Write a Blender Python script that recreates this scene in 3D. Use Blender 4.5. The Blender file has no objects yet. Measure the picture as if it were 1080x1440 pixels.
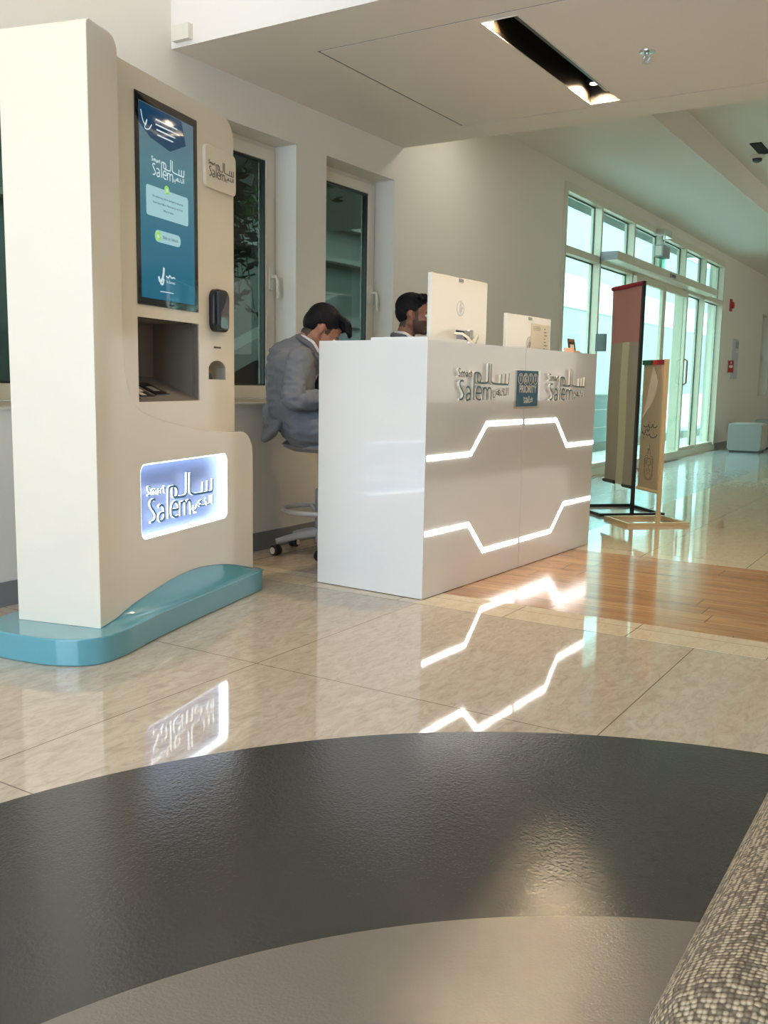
import bpy, bmesh, math, random
from mathutils import Vector, Matrix, noise
R = math.radians
scene = bpy.context.scene
col = scene.collection

# ------------------------------------------------------------------ camera
F_PX, YAW, PITCH, ROLL, CAM_H = 1316.77, 0.558754, 0.138613, 0.017625, 0.92593
fw = Vector((math.cos(PITCH)*math.cos(YAW), math.cos(PITCH)*math.sin(YAW), -math.sin(PITCH)))
rt = Vector((math.sin(YAW), -math.cos(YAW), 0)); up = rt.cross(fw)
rt2 = math.cos(ROLL)*rt + math.sin(ROLL)*up; up2 = -math.sin(ROLL)*rt + math.cos(ROLL)*up
cd = bpy.data.cameras.new('camera'); cam = bpy.data.objects.new('camera', cd); col.objects.link(cam)
cd.sensor_fit = 'VERTICAL'; cd.sensor_height = 36; cd.lens = F_PX/1440*36
cd.clip_start = .02
m = Matrix((rt2, up2, -fw)).transposed().to_4x4(); m.translation = (0, 0, CAM_H); cam.matrix_world = m
scene.camera = cam

# ------------------------------------------------------------------ light, exposure
vs = scene.view_settings
scene.display_settings.display_device = 'sRGB'
vs.view_transform = 'Standard'; vs.look = 'None'; vs.gamma = 1; vs.use_curve_mapping = False
vs.exposure = 0.85
scene.cycles.use_denoising = True
scene.cycles.max_bounces = 10; scene.cycles.diffuse_bounces = 6; scene.cycles.glossy_bounces = 5
scene.cycles.transparent_max_bounces = 16; scene.cycles.sample_clamp_indirect = 8
world = bpy.data.worlds.new('sky'); scene.world = world; world.use_nodes = True
bg = world.node_tree.nodes['Background']; bg.inputs[0].default_value = (.84, .95, 1.0, 1); bg.inputs[1].default_value = 8.0

def area(name, loc, target, sx, sy, power, color):
    d = bpy.data.lights.new(name, 'AREA'); d.shape = 'RECTANGLE'; d.size = sx; d.size_y = sy; d.energy = power; d.color = color
    o = bpy.data.objects.new(name, d); col.objects.link(o); o.location = loc
    o.rotation_euler = (Vector(target)-Vector(loc)).to_track_quat('-Z', 'Y').to_euler(); return o
def spot(name, loc, target, power, color, ang=90, blend=.6, r=.03):
    d = bpy.data.lights.new(name, 'SPOT'); d.energy = power; d.color = color; d.spot_size = R(ang); d.spot_blend = blend; d.shadow_soft_size = r
    o = bpy.data.objects.new(name, d); col.objects.link(o); o.location = loc
    o.rotation_euler = (Vector(target)-Vector(loc)).to_track_quat('-Z', 'Y').to_euler(); return o
sd = bpy.data.lights.new('sun', 'SUN'); sd.energy = 2.2; sd.color = (1, .97, .90); sd.angle = R(1)
sun = bpy.data.objects.new('sun', sd); col.objects.link(sun); sun.rotation_euler = Vector((-.25, .62, -.74)).to_track_quat('-Z', 'Y').to_euler()
COOL = (.60, .77, 1.0)
area('daylight_side_window', (-2.42, 1.0, 1.5), (3, 1.2, 1.0), 3.6, 2.2, 108, COOL)        # tall window in the left wall
area('rear_wall_fill', (3.0, -3.9, 1.6), (3.4, 0, 1.2), 7.0, 2.0, 7, (1, .90, .78))       # added warm fill standing in for a window row; the back wall is closed
area('far_wall_fill', (13.5, -3.9, 1.6), (13.5, 0, 1.2), 7.0, 2.0, 34, (1, 1, .92))  # added fill for the far end and banners, no window in this wall

area('window_wall_fill', (2.2, 2.85, 3.05), (2.2, 2.85, 0), 1.8, .10, 4, (1, .90, .74))     # added unseen lamp above the kiosk, washes the window wall
area('soffit_back_fill', (5.85, 2.35, 2.80), (5.85, 2.35, 0), .30, 1.2, 4, (1, .95, .80))   # added fill hidden behind the ceiling drop to brighten the wall
area('ceiling_light_waiting_area', (.35, 1.9, 3.05), (.7, 2.1, 0), 1.2, .12, 10, (1, .82, .56))         # warm linear lamp over the seats
# ------------------------------------------------------------------ materials
MATS = {}
def mat(name, color, rough=.5, metal=0, spec=.5, emit=None, estr=0, bump=None, coat=0, alpha=None):
    if name in MATS: return MATS[name]
    mt = bpy.data.materials.new(name); mt.use_nodes = True; nt = mt.node_tree; b = nt.nodes['Principled BSDF']
    b.inputs['Base Color'].default_value = (*color, 1); b.inputs['Roughness'].default_value = rough; b.inputs['Metallic'].default_value = metal
    b.inputs['Specular IOR Level'].default_value = spec; b.inputs['Coat Weight'].default_value = coat; b.inputs['Coat Roughness'].default_value = .04
    if emit: b.inputs['Emission Color'].default_value = (*emit, 1); b.inputs['Emission Strength'].default_value = estr
    if bump:
        sc, st, dist = bump
        tc = nt.nodes.new('ShaderNodeTexCoord'); n = nt.nodes.new('ShaderNodeTexNoise'); n.inputs['Scale'].default_value = sc; n.inputs['Detail'].default_value = 3
        bp = nt.nodes.new('ShaderNodeBump'); bp.inputs['Strength'].default_value = st; bp.inputs['Distance'].default_value = dist
        nt.links.new(tc.outputs['Object'], n.inputs['Vector']); nt.links.new(n.outputs['Fac'], bp.inputs['Height']); nt.links.new(bp.outputs['Normal'], b.inputs['Normal'])
    MATS[name] = mt; return mt
def srgb(r, g, b):
    f = lambda c: c/255/12.92 if c <= 10 else ((c/255+.055)/1.055)**2.4
    return (f(r), f(g), f(b))
def glass(name, tint, gloss=1.0):
    mt = bpy.data.materials.new(name); mt.use_nodes = True; nt = mt.node_tree; nt.nodes.clear()
    out = nt.nodes.new('ShaderNodeOutputMaterial'); tr = nt.nodes.new('ShaderNodeBsdfTransparent'); gl = nt.nodes.new('ShaderNodeBsdfGlossy')
    tr.inputs[0].default_value = (*tint, 1); gl.inputs['Roughness'].default_value = .01; gl.inputs[0].default_value = (gloss, gloss, gloss, 1)
    tr.inputs[0].default_value = (*[c**.5 for c in tint], 1)                   # a pane has two faces
    lwn = nt.nodes.new('ShaderNodeLayerWeight'); lwn.inputs[0].default_value = .5; pw = nt.nodes.new('ShaderNodeMath'); pw.operation = 'POWER'; pw.inputs[1].default_value = 5
    fr = nt.nodes.new('ShaderNodeMath'); fr.operation = 'MULTIPLY_ADD'; fr.inputs[1].default_value = .96; fr.inputs[2].default_value = .03; mx = nt.nodes.new('ShaderNodeMixShader')
    nt.links.new(lwn.outputs['Facing'], pw.inputs[0]); nt.links.new(pw.outputs[0], fr.inputs[0]); nt.links.new(fr.outputs[0], mx.inputs[0]); nt.links.new(tr.outputs[0], mx.inputs[1]); nt.links.new(gl.outputs[0], mx.inputs[2]); nt.links.new(mx.outputs[0], out.inputs[0])
    return mt
M = dict(
 wall=mat('wall_paint', srgb(226, 222, 212), .55, bump=(60, .05, .002)),
 ceil=mat('ceiling_paint', srgb(228, 222, 214), .6),
 white=mat('white_lacquer', srgb(236, 232, 224), .12, coat=.6),
 kiosk=mat('ivory_lacquer', srgb(229, 218, 198), .16, coat=.5),
 teal=mat('teal_gloss_paint', srgb(92, 156, 166), .14, coat=.6),
 black=mat('black_plastic', (.012, .012, .013), .3), blackgloss=mat('black_glass', (.01, .011, .013), .04, coat=1),
 dark=mat('dark_grey_plastic', (.03, .03, .032), .35),
 greyin=mat('taupe_grey_panel', srgb(132, 122, 112), .45),
 chrome=mat('brushed_steel', (.62, .61, .58), .25, 1),
 alu=mat('pale_aluminium', srgb(215, 210, 196), .35, .0), frame=mat('cream_window_frame', srgb(220, 214, 200), .4),
 entframe=mat('ivory_aluminium_frame', srgb(212, 208, 186), .35),
 grey=mat('mid_grey_plastic', srgb(150, 152, 156), .4), lightgrey=mat('light_grey_plastic', srgb(190, 192, 196), .35),
 stoolgrey=mat('blue_grey_upholstery', srgb(120, 132, 146), .5),
 rubber=mat('dark_rubber', (.02, .02, .02), .6),
 led=mat('led_strip', (1, 1, 1), .4, emit=(1, .98, .95), estr=11), ledcool=mat('cool_led_edge', (1, 1, 1), .4, emit=(.72, .86, 1.0), estr=2.6),
 gapblack=mat('black_shadow_gap', (.01, .01, .01), .9),
 baseboard=mat('grey_baseboard', srgb(128, 130, 132), .35),
 paper=mat('white_paper', srgb(235, 228, 212), .7), ink=mat('dark_ink', (.04, .045, .05), .6),
 navy=mat('teal_blue_print', srgb(24, 96, 124), .4), logoteal=mat('petrol_blue_acrylic', srgb(40, 98, 108), .3),
 logoblue=mat('blue_acrylic', srgb(50, 112, 156), .3), logodark=mat('dark_grey_acrylic', srgb(92, 92, 88), .4), logoside=mat('ivory_letter_edge', srgb(236, 230, 214), .3),
 red=mat('red_plastic', srgb(178, 40, 34), .35), redcloth=mat('dark_red_cloth', srgb(135, 22, 34), .8),
 pinkcloth=mat('faded_red_cloth', srgb(214, 168, 158), .85), greycloth=mat('grey_flag_cloth', srgb(196, 190, 176), .85), palecloth=mat('pale_flag_cloth', srgb(226, 224, 200), .85),
 cream=mat('cream_banner_cloth', srgb(208, 194, 168), .85), creamgrey=mat('grey_banner_print', srgb(186, 174, 152), .85), green=mat('green_print', srgb(20, 84, 56), .8),
 gold=mat('champagne_metal', srgb(216, 186, 138), .35, .2), emblem=mat('taupe_emblem_ink', srgb(150, 128, 104), .85), emblemred=mat('red_emblem_ink', srgb(190, 130, 112), .85),
 skin=mat('skin', srgb(176, 124, 100), .5), skindark=mat('skin_tan', srgb(150, 104, 82), .5), hair=mat('black_hair', (.008, .007, .009), .6, 0, .2, bump=(120, .6, .004)),
 fade=mat('cropped_hair_over_skin', srgb(78, 62, 55), .6), eye=mat('eye_white', (.75, .73, .7), .2), iris=mat('dark_iris', (.02, .012, .008), .1), lip=mat('lip', srgb(150, 92, 80), .5),
 suit=mat('grey_suit_wool', srgb(124, 128, 138), .85, bump=(26, .45, .008)), suitdark=mat('grey_suit_lapel', srgb(104, 107, 114), .85), shirt=mat('white_shirt', srgb(232, 232, 236), .7), tie=mat('navy_tie', srgb(30, 36, 58), .5),
 shoe=mat('black_leather', (.015, .013, .012), .3),
 ottoman=mat('grey_upholstery', srgb(150, 148, 146), .8, bump=(200, .2, .001)), ottside=mat('taupe_upholstery_edge', srgb(176, 164, 150), .8),
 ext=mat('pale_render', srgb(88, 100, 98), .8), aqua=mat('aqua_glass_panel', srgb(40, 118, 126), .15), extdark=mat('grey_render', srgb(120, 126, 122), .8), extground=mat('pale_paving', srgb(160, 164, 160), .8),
 leaf=mat('green_leaf', srgb(74, 110, 48), .5), leafdark=mat('dark_green_leaf', srgb(30, 52, 30), .5), bark=mat('brown_stem', srgb(76, 66, 52), .8),
 amber=mat('brown_print', srgb(70, 44, 30), .5), pinkwood=mat('pale_wood', srgb(214, 170, 138), .5), limegreen=mat('lime_icon', (.2, .5, .1), .4, emit=srgb(130, 180, 90), estr=.5),
)
M['glass_dark'] = glass('dark_tinted_glass', (.075, .105, .09)); M['glass_clear'] = glass('aqua_tinted_glass', (.66, .96, .87)); M['glass_green'] = glass('green_acrylic', (.35, .85, .7))
M['acrylic'] = glass('clear_acrylic', (.93, .92, .88))

for k in ('pinkcloth', 'greycloth', 'palecloth', 'cream'):
    nt = M[k].node_tree; b = nt.nodes['Principled BSDF']; tl = nt.nodes.new('ShaderNodeBsdfTranslucent'); tl.inputs[0].default_value = b.inputs['Base Color'].default_value
    mx = nt.nodes.new('ShaderNodeMixShader'); mx.inputs[0].default_value = .5; nt.links.new(b.outputs[0], mx.inputs[1]); nt.links.new(tl.outputs[0], mx.inputs[2]); nt.links.new(mx.outputs[0], nt.nodes['Material Output'].inputs[0])
class NG:
    def __init__(s, name):
        s.m = bpy.data.materials.new(name); s.m.use_nodes = True; s.nt = s.m.node_tree; s.b = s.nt.nodes['Principled BSDF']
        s.co = s.nt.nodes.new('ShaderNodeTexCoord').outputs['Object']; MATS[name] = s.m
    def n(s, t, **kw):
        x = s.nt.nodes.new('ShaderNode'+t)
        for k, v in kw.items(): setattr(x, k, v)
        return x
    def link(s, a, b): s.nt.links.new(a, b)
    def math(s, op, a, b=None):
        x = s.n('Math', operation=op)
        for i, v in enumerate((a, b)):
            if v is None: continue
            if hasattr(v, 'is_output'): s.link(v, x.inputs[i])
            else: x.inputs[i].default_value = v
        return x.outputs[0]
    def mapping(s, scale=(1, 1, 1), loc=(0, 0, 0), rot=(0, 0, 0)):
        x = s.n('Mapping'); x.inputs['Scale'].default_value = scale; x.inputs['Location'].default_value = loc; x.inputs['Rotation'].default_value = rot; s.link(s.co, x.inputs[0]); return x.outputs[0]
    def noise(s, vec, scale, detail=4, rough=.55, dist=0):
        x = s.n('TexNoise'); x.inputs['Scale'].default_value = scale; x.inputs['Detail'].default_value = detail; x.inputs['Roughness'].default_value = rough; x.inputs['Distortion'].default_value = dist; s.link(vec, x.inputs['Vector']); return x.outputs['Fac']
    def ramp(s, fac, stops):
        x = s.n('ValToRGB'); e = x.color_ramp.elements
        while len(e) < len(stops): e.new(.5)
        for i, (p_, c) in enumerate(stops): e[i].position = p_; e[i].color = (*c, 1)
        s.link(fac, x.inputs[0]); return x.outputs[0]
    def mix(s, fac, a, b, mode='MIX'):
        x = s.n('Mix', data_type='RGBA', blend_type=mode)
        for sock, v in ((x.inputs[0], fac), (x.inputs[6], a), (x.inputs[7], b)):
            if hasattr(v, 'is_output'): s.link(v, sock)
            elif isinstance(v, (int, float)): sock.default_value = v
            else: sock.default_value = (*v, 1)
        return x.outputs[2]
    def bump(s, h, strength, dist):
        x = s.n('Bump'); x.inputs['Strength'].default_value = strength; x.inputs['Distance'].default_value = dist; s.link(h, x.inputs['Height']); s.link(x.outputs[0], s.b.inputs['Normal'])

def stone(name, c0, c1, c2, px, ox, py, oy, grout, rough=.05, line=.004):
    g = NG(name); sep = g.n('SeparateXYZ'); g.link(g.co, sep.inputs[0])
    def lines(v, per, off):
        t = g.math('SUBTRACT', v, off-line/2); t = g.math('DIVIDE', t, per); t = g.math('FRACT', t); return g.math('LESS_THAN', t, line/per)
    ln = g.math('MAXIMUM', lines(sep.outputs[0], px, ox), lines(sep.outputs[1], py, oy))
    a = g.noise(g.mapping((5, 13, 1), rot=(0, 0, -.56)), 2.6, 8, .65, 1.1); b = g.noise(g.mapping((1.2, 2.2, 1)), 1.5, 3); c = g.noise(g.mapping((22, 60, 1), rot=(0, 0, -.56)), 2, 4, .6, .8)
    cc = g.ramp(a, [(.22, c0), (.5, c1), (.8, c2)]); cc = g.mix(g.math('MULTIPLY', b, .22), cc, c0)
    fl = g.math('GREATER_THAN', c, .66); cc = g.mix(g.math('MULTIPLY', fl, .35), cc, tuple(x*.6 for x in c0))
    cc = g.mix(ln, cc, grout); g.link(cc, g.b.inputs['Base Color'])
    g.b.inputs['Roughness'].default_value = rough; g.b.inputs['IOR'].default_value = 1.62
    w = g.noise(g.mapping((1, 1, 1)), 5, 1); g.bump(w, .02, .01); return g.m
M['tile'] = stone('polished_beige_stone', srgb(162, 146, 126), srgb(194, 178, 156), srgb(209, 196, 174), 1.04, 2.31, 1.152, .777, srgb(120, 104, 86))
M['tile_far'] = stone('polished_cream_stone', srgb(190, 174, 144), srgb(208, 194, 164), srgb(218, 206, 180), 1.2, 6.37, .55, 1.48, srgb(140, 124, 100))
M['greytile'] = stone('pale_grey_stone', srgb(150, 156, 156), srgb(176, 182, 182), srgb(192, 198, 198), 1.2, 6.37, .6, 2.03, srgb(140, 146, 146), .14)
g = NG('oak_planks'); sep = g.n('SeparateXYZ'); g.link(g.co, sep.inputs[0])
pi_ = g.math('FLOOR', g.math('DIVIDE', sep.outputs[0], .144)); rnd = g.n('TexWhiteNoise', noise_dimensions='1D'); g.link(pi_, rnd.inputs['W'])
yo = g.math('ADD', sep.outputs[1], g.math('MULTIPLY', rnd.outputs['Value'], 1.1)); yi = g.math('FLOOR', g.math('DIVIDE', yo, 1.15))
r2 = g.n('TexWhiteNoise', noise_dimensions='2D'); cb = g.n('CombineXYZ'); g.link(pi_, cb.inputs[0]); g.link(yi, cb.inputs[1]); g.link(cb.outputs[0], r2.inputs['Vector'])
gr = g.noise(g.mapping((30, 1.6, 1)), 1.6, 6, .6, .6)
cc = g.ramp(gr, [(.3, srgb(150, 106, 66)), (.52, srgb(186, 140, 94)), (.75, srgb(208, 164, 116))]); cc = g.mix(g.math('MULTIPLY', r2.outputs['Value'], .35), cc, srgb(128, 84, 50))
lx = g.math('LESS_THAN', g.math('FRACT', g.math('DIVIDE', sep.outputs[0], .144)), .018); ly = g.math('LESS_THAN', g.math('FRACT', g.math('DIVIDE', yo, 1.15)), .003)
cc = g.mix(g.math('MAXIMUM', lx, ly), cc, srgb(90, 58, 34)); g.link(cc, g.b.inputs['Base Color']); g.b.inputs['Roughness'].default_value = .16; g.b.inputs['IOR'].default_value = 1.6
g.bump(g.noise(g.mapping((20, 2, 1)), 3, 2), .05, .004); M['wood'] = g.m
def vinyl(name, c, rough, sc, st):
    g = NG(name); a = g.noise(g.mapping((1, 1, 1)), 3, 3); g.link(g.mix(g.math('MULTIPLY', a, .25), c, tuple(x*.8 for x in c)), g.b.inputs['Base Color']); g.b.inputs['Roughness'].default_value = rough
    h = g.noise(g.mapping((1, 1, 1)), sc, 3, .6); g.bump(h, st, .0007); return g.m
M['ringdark'] = vinyl('charcoal_textured_vinyl', srgb(64, 61, 57), .11, 120, 1.0)
M['ringlight'] = vinyl('grey_textured_vinyl', srgb(120, 110, 98), .13, 170, 1.0)
g = NG('tweed_weave')
v = g.n('TexVoronoi'); v.inputs['Scale'].default_value = 300; v.inputs['Randomness'].default_value = .3; g.link(g.mapping((1, 1, 1)), v.inputs['Vector'])
cc = g.ramp(v.outputs['Distance'], [(.12, srgb(184, 164, 132)), (.45, srgb(156, 136, 106)), (.66, srgb(84, 68, 50))]); sp_ = g.n('SeparateColor'); g.link(v.outputs['Color'], sp_.inputs[0])
cc = g.mix(g.math('MULTIPLY', g.math('GREATER_THAN', sp_.outputs[0], .66), .75), cc, srgb(88, 74, 58)); g.link(cc, g.b.inputs['Base Color']); g.b.inputs['Roughness'].default_value = .9
inv = g.math('SUBTRACT', 1.0, v.outputs['Distance']); g.bump(inv, .7, .003); M['tweed'] = g.m
# the kiosk's screen picture: blue-teal, darker at the head and foot (a displayed picture)
g = NG('screen_picture'); sep = g.n('SeparateXYZ'); g.link(g.co, sep.inputs[0])
t = g.math('DIVIDE', g.math('SUBTRACT', sep.outputs[2], 1.2), .68)
cc = g.ramp(t, [(0, srgb(26, 100, 126)), (.35, srgb(44, 110, 134)), (.7, srgb(84, 128, 138)), (1, srgb(92, 112, 126))])
g.link(cc, g.b.inputs['Emission Color']); g.b.inputs['Emission Strength'].default_value = .5; g.b.inputs['Base Color'].default_value = (.01, .012, .014, 1); g.b.inputs['Roughness'].default_value = .03; M['screen'] = g.m
M['scr_white'] = mat('screen_white_text', (.02, .02, .02), .1, emit=srgb(215, 236, 240), estr=.45); M['scr_card'] = mat('screen_pale_card', (.02, .02, .02), .1, emit=srgb(170, 214, 220), estr=.45)
M['scr_navy'] = mat('screen_navy_banner', (.01, .01, .01), .05, emit=srgb(20, 70, 104), estr=.4); M['scr_ink'] = mat('screen_grey_text', (.02, .02, .02), .1, emit=srgb(70, 104, 114), estr=.35)
M['signback'] = mat('pale_blue_sign_panel', srgb(120, 136, 178), .35)

# ------------------------------------------------------------------ builders
def link(name, me, m_=None, parent=None, loc=(0, 0, 0), rotz=0, smooth=False):
    o = bpy.data.objects.new(name, me); col.objects.link(o); o.location = loc; o.rotation_euler = (0, 0, rotz)
    if parent: o.parent = parent
    if m_ is not None and not me.materials:
        for x in (m_ if isinstance(m_, (list, tuple)) else [m_]): me.materials.append(M[x] if isinstance(x, str) else x)
    if smooth:
        for p_ in me.polygons: p_.use_smooth = True
    return o
def finish(name, bm, m_, parent=None, loc=(0, 0, 0), rotz=0, smooth=False, bevel=0):
    if bevel:
        bmesh.ops.bevel(bm, geom=[e for e in bm.edges if len(e.link_faces) == 2 and e.calc_face_angle(0) > .6], offset=bevel, segments=2, affect='EDGES', profile=.5)
    bmesh.ops.recalc_face_normals(bm, faces=bm.faces)
    me = bpy.data.meshes.new(name); bm.to_mesh(me); bm.free()
    return link(name, me, m_, parent, loc, rotz, smooth)
def auto_smooth(o, ang=40):
    for p_ in o.data.polygons: p_.use_smooth = True
    bm = bmesh.new(); bm.from_mesh(o.data)
    for e in bm.edges:
        e.smooth = not (len(e.link_faces) == 2 and e.calc_face_angle(0) > R(ang))
    bm.to_mesh(o.data); bm.free(); return o
def bx(bm, x0, x1, y0, y1, z0, z1, mi=0):
    vs_ = [bm.verts.new((x, y, z)) for x in (x0, x1) for y in (y0, y1) for z in (z0, z1)]
    for q in ((0, 1, 3, 2), (4, 6, 7, 5), (0, 4, 5, 1), (2, 3, 7, 6), (0, 2, 6, 4), (1, 5, 7, 3)):
        f_ = bm.faces.new([vs_[i] for i in q]); f_.material_index = mi
    return bm
def box(name, x0, x1, y0, y1, z0, z1, m_, parent=None, bevel=0, loc=(0, 0, 0), rotz=0):
    return finish(name, bx(bmesh.new(), x0, x1, y0, y1, z0, z1), m_, parent, loc, rotz, bevel=bevel)
def tube(bm, pts, r, seg=10, closed=False, cap=True):
    pts = [Vector(q) for q in pts]; n = len(pts); rings = []
    rr = r if isinstance(r, (list, tuple)) else [r]*n
    prev = None
    for i, q in enumerate(pts):
        a = pts[(i-1) % n] if (closed or i > 0) else q; b = pts[(i+1) % n] if (closed or i < n-1) else q
        t = (b-a).normalized()
        if prev is None: prev = t.orthogonal().normalized()
        nn = (prev - t*prev.dot(t)).normalized(); prev = nn; bb = t.cross(nn)
        rings.append([bm.verts.new(q + rr[i]*(math.cos(2*math.pi*k/seg)*nn + math.sin(2*math.pi*k/seg)*bb)) for k in range(seg)])
    for i in range(n if closed else n-1):
        A, B = rings[i], rings[(i+1) % n]
        for k in range(seg): bm.faces.new((A[k], A[(k+1) % seg], B[(k+1) % seg], B[k]))
    if cap and not closed:
        bm.faces.new(rings[0][::-1]); bm.faces.new(rings[-1])
    return bm
def tubes(name, pts, r, m_, parent=None, seg=10, closed=False, **k):
    return finish(name, tube(bmesh.new(), pts, r, seg, closed), m_, parent, smooth=False, **k) if seg < 6 else auto_smooth(finish(name, tube(bmesh.new(), pts, r, seg, closed), m_, parent, **k), 50)
def lathe(name, prof, m_, parent=None, loc=(0, 0, 0), seg=32, bm=None, axis='Z'):
    own = bm is None; bm = bm or bmesh.new(); rings = []
    for r_, z in prof:
        ring = []
        for k in range(seg):
            a = 2*math.pi*k/seg; p_ = (r_*math.cos(a), r_*math.sin(a), z)
            if axis == 'Y': p_ = (p_[0], -p_[2], p_[1])
            if axis == 'X': p_ = (p_[2], p_[0], p_[1])
            ring.append(bm.verts.new(p_))
        rings.append(ring)
    for A, B in zip(rings, rings[1:]):
        for k in range(seg): bm.faces.new((A[k], A[(k+1) % seg], B[(k+1) % seg], B[k]))
    bm.faces.new(rings[0][::-1]); bm.faces.new(rings[-1])
    return auto_smooth(finish(name, bm, m_, parent, loc), 40) if own else bm
def rrect(x0, x1, z0, z1, r, n=6):
    pts = []
    for cx_, cz_, a0 in ((x1-r, z1-r, 0), (x0+r, z1-r, 90), (x0+r, z0+r, 180), (x1-r, z0+r, 270)):
        for k in range(n+1):
            a = R(a0+90*k/n); pts.append((cx_+r*math.cos(a), cz_+r*math.sin(a)))
    return pts
def circ(cx_, cz_, r, n=24, rz=None):
    return [(cx_+r*math.cos(2*math.pi*k/n), cz_+(rz or r)*math.sin(2*math.pi*k/n)) for k in range(n)]
DG = bpy.context.evaluated_depsgraph_get
def evaluated(o):
    col.objects.link(o) if o.name not in col.objects else None
    dg = DG(); dg.update(); me = bpy.data.meshes.new_from_object(o.evaluated_get(dg)); d = o.data
    bpy.data.objects.remove(o); 
    return me
def plate_mesh(loops, y0, y1, bevel=0, plane='XZ'):
    c = bpy.data.curves.new('outline', 'CURVE'); c.dimensions = '2D'; c.fill_mode = 'BOTH'; c.extrude = abs(y1-y0)/2 - bevel; c.bevel_depth = bevel; c.bevel_resolution = 2; c.offset = -bevel
    for lp in loops:
        s = c.splines.new('POLY'); s.points.add(len(lp)-1); s.use_cyclic_u = True
        for p_, q in zip(s.points, lp): p_.co = (q[0], q[1], 0, 1)
    o = bpy.data.objects.new('outline', c); me = evaluated(o); bpy.data.curves.remove(c)
    mid = (y0+y1)/2
    for v_ in me.vertices:
        x, y, z = v_.co; v_.co = (x, mid-z, y) if plane == 'XZ' else (x, y, mid+z)
    me.materials.clear()
    bm = bmesh.new(); bm.from_mesh(me); bmesh.ops.remove_doubles(bm, verts=bm.verts, dist=1e-6); bmesh.ops.recalc_face_normals(bm, faces=bm.faces); bm.to_mesh(me); bm.free()
    return me
def plate(name, loops, y0, y1, m_, parent=None, bevel=0, plane='XZ', loc=(0, 0, 0), rotz=0):
    o = auto_smooth(link(name, plate_mesh(loops, y0, y1, bevel, plane), m_, parent, loc, rotz), 30); wn = o.modifiers.new('even_shading', 'WEIGHTED_NORMAL'); wn.keep_sharp = True; return o
def smooth_pts(pts, sub=4):
    if len(pts) < 3: return pts
    P = [Vector((*q, 0)[:2] + (0,)) for q in pts]; out = []
    for i in range(len(P)-1):
        a = P[i-1] if i else P[0]*2-P[1]; b, c = P[i], P[i+1]; d = P[i+2] if i+2 < len(P) else P[-1]*2-P[-2]
        for k in range(sub):
            t = k/sub; q = .5*((2*b)+(c-a)*t+(2*a-5*b+4*c-d)*t*t+(3*b-a-3*c+d)*t**3); out.append((q.x, q.y))
    out.append((P[-1].x, P[-1].y)); return out
def ribbon(bm, pts, w, y0, y1, fmi=0, smi=0, closed=False):
    n = len(pts); L = []; 
    for i in range(n):
        a = pts[(i-1) % n] if (i or closed) else pts[i]; b = pts[(i+1) % n] if (i < n-1 or closed) else pts[i]
        t = Vector((b[0]-a[0], b[1]-a[1])); t = t.normalized() if t.length > 1e-9 else Vector((1, 0)); nn = Vector((-t.y, t.x))
        k = 1.0
        if 0 < i < n-1 or closed:
            t1 = Vector((pts[i][0]-a[0], pts[i][1]-a[1]))
            if t1.length > 1e-9: k = min(1.6, 1/max(.4, abs(t1.normalized().dot(t))))
        p_ = Vector(pts[i]); L.append([bm.verts.new((q.x, y, q.y)) for q in (p_+nn*w/2*k, p_-nn*w/2*k) for y in (y0, y1)])
    for i in range(n if closed else n-1):
        A, B = L[i], L[(i+1) % n]
        for q, mi in (((A[0], B[0], B[2], A[2]), fmi), ((A[1], A[3], B[3], B[1]), smi), ((A[0], A[1], B[1], B[0]), smi), ((A[2], B[2], B[3], A[3]), smi)):
            f_ = bm.faces.new(q); f_.material_index = mi
    if not closed:
        for A in (L[0], L[-1]):
            f_ = bm.faces.new((A[0], A[1], A[3], A[2])); f_.material_index = smi
    return bm
LOGO = [["S", [[0.1012, 0.1765], [0.0755, 0.183], [0.0456, 0.1755], [0.0359, 0.1515], [0.0542, 0.1204], [0.0857, 0.0913], [0.1068, 0.0595], [0.0968, 0.028], [0.0639, 0.012], [0.0317, 0.0113]]], ["a1", [[0.1479, 0.118], [0.1786, 0.1275], [0.2117, 0.1185], [0.2271, 0.096], [0.23, 0.0549], [0.2286, 0.0033]]], ["a2", [[0.2276, 0.0641], [0.1861, 0.0642], [0.1565, 0.0495], [0.153, 0.0221], [0.175, 0.003], [0.2086, 0.0096], [0.2279, 0.0271]]], ["l", [[0.2926, 0.006], [0.2927, 0.1141], [0.2959, 0.2326], [0.3073, 0.2537], [0.3445, 0.2582], [0.393, 0.2542], [0.4233, 0.2309], [0.4282, 0.2002], [0.4134, 0.1716], [0.3839, 0.1673], [0.3606, 0.1811], [0.3562, 0.2264], [0.3679, 0.2521]]], ["lam", [[0.4021, 0.1676], [0.4471, 0.1627], [0.5331, 0.1628], [0.5654, 0.1782], [0.5722, 0.2197], [0.5751, 0.3495]]], ["e", [[0.3397, 0.0696], [0.4377, 0.069], [0.4343, 0.105], [0.4109, 0.1267], [0.3759, 0.1284], [0.3476, 0.1077], [0.3368, 0.064], [0.3455, 0.0291], [0.3799, 0.0096], [0.415, 0.0074], [0.4364, 0.0153]]], ["m1", [[0.4718, 0.0054], [0.4746, 0.1232]]], ["m2", [[0.4738, 0.089], [0.4959, 0.1154], [0.5248, 0.1175], [0.5462, 0.0997], [0.5483, 0.0033]]], ["m3", [[0.5502, 0.0839], [0.5757, 0.114], [0.6052, 0.1176], [0.6314, 0.0976], [0.6353, 0.0]]], ["alef", [[0.6278, 0.345], [0.6247, 0.199], [0.6434, 0.1715], [0.6955, 0.1598], [0.8177, 0.1555], [0.9436, 0.1535], [0.9887, 0.1617], [1.0, 0.2638]]], ["t2", [[0.915, 0.1549], [0.9182, 0.2528]]], ["t3", [[0.8333, 0.1562], [0.8381, 0.2468]]]]
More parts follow.
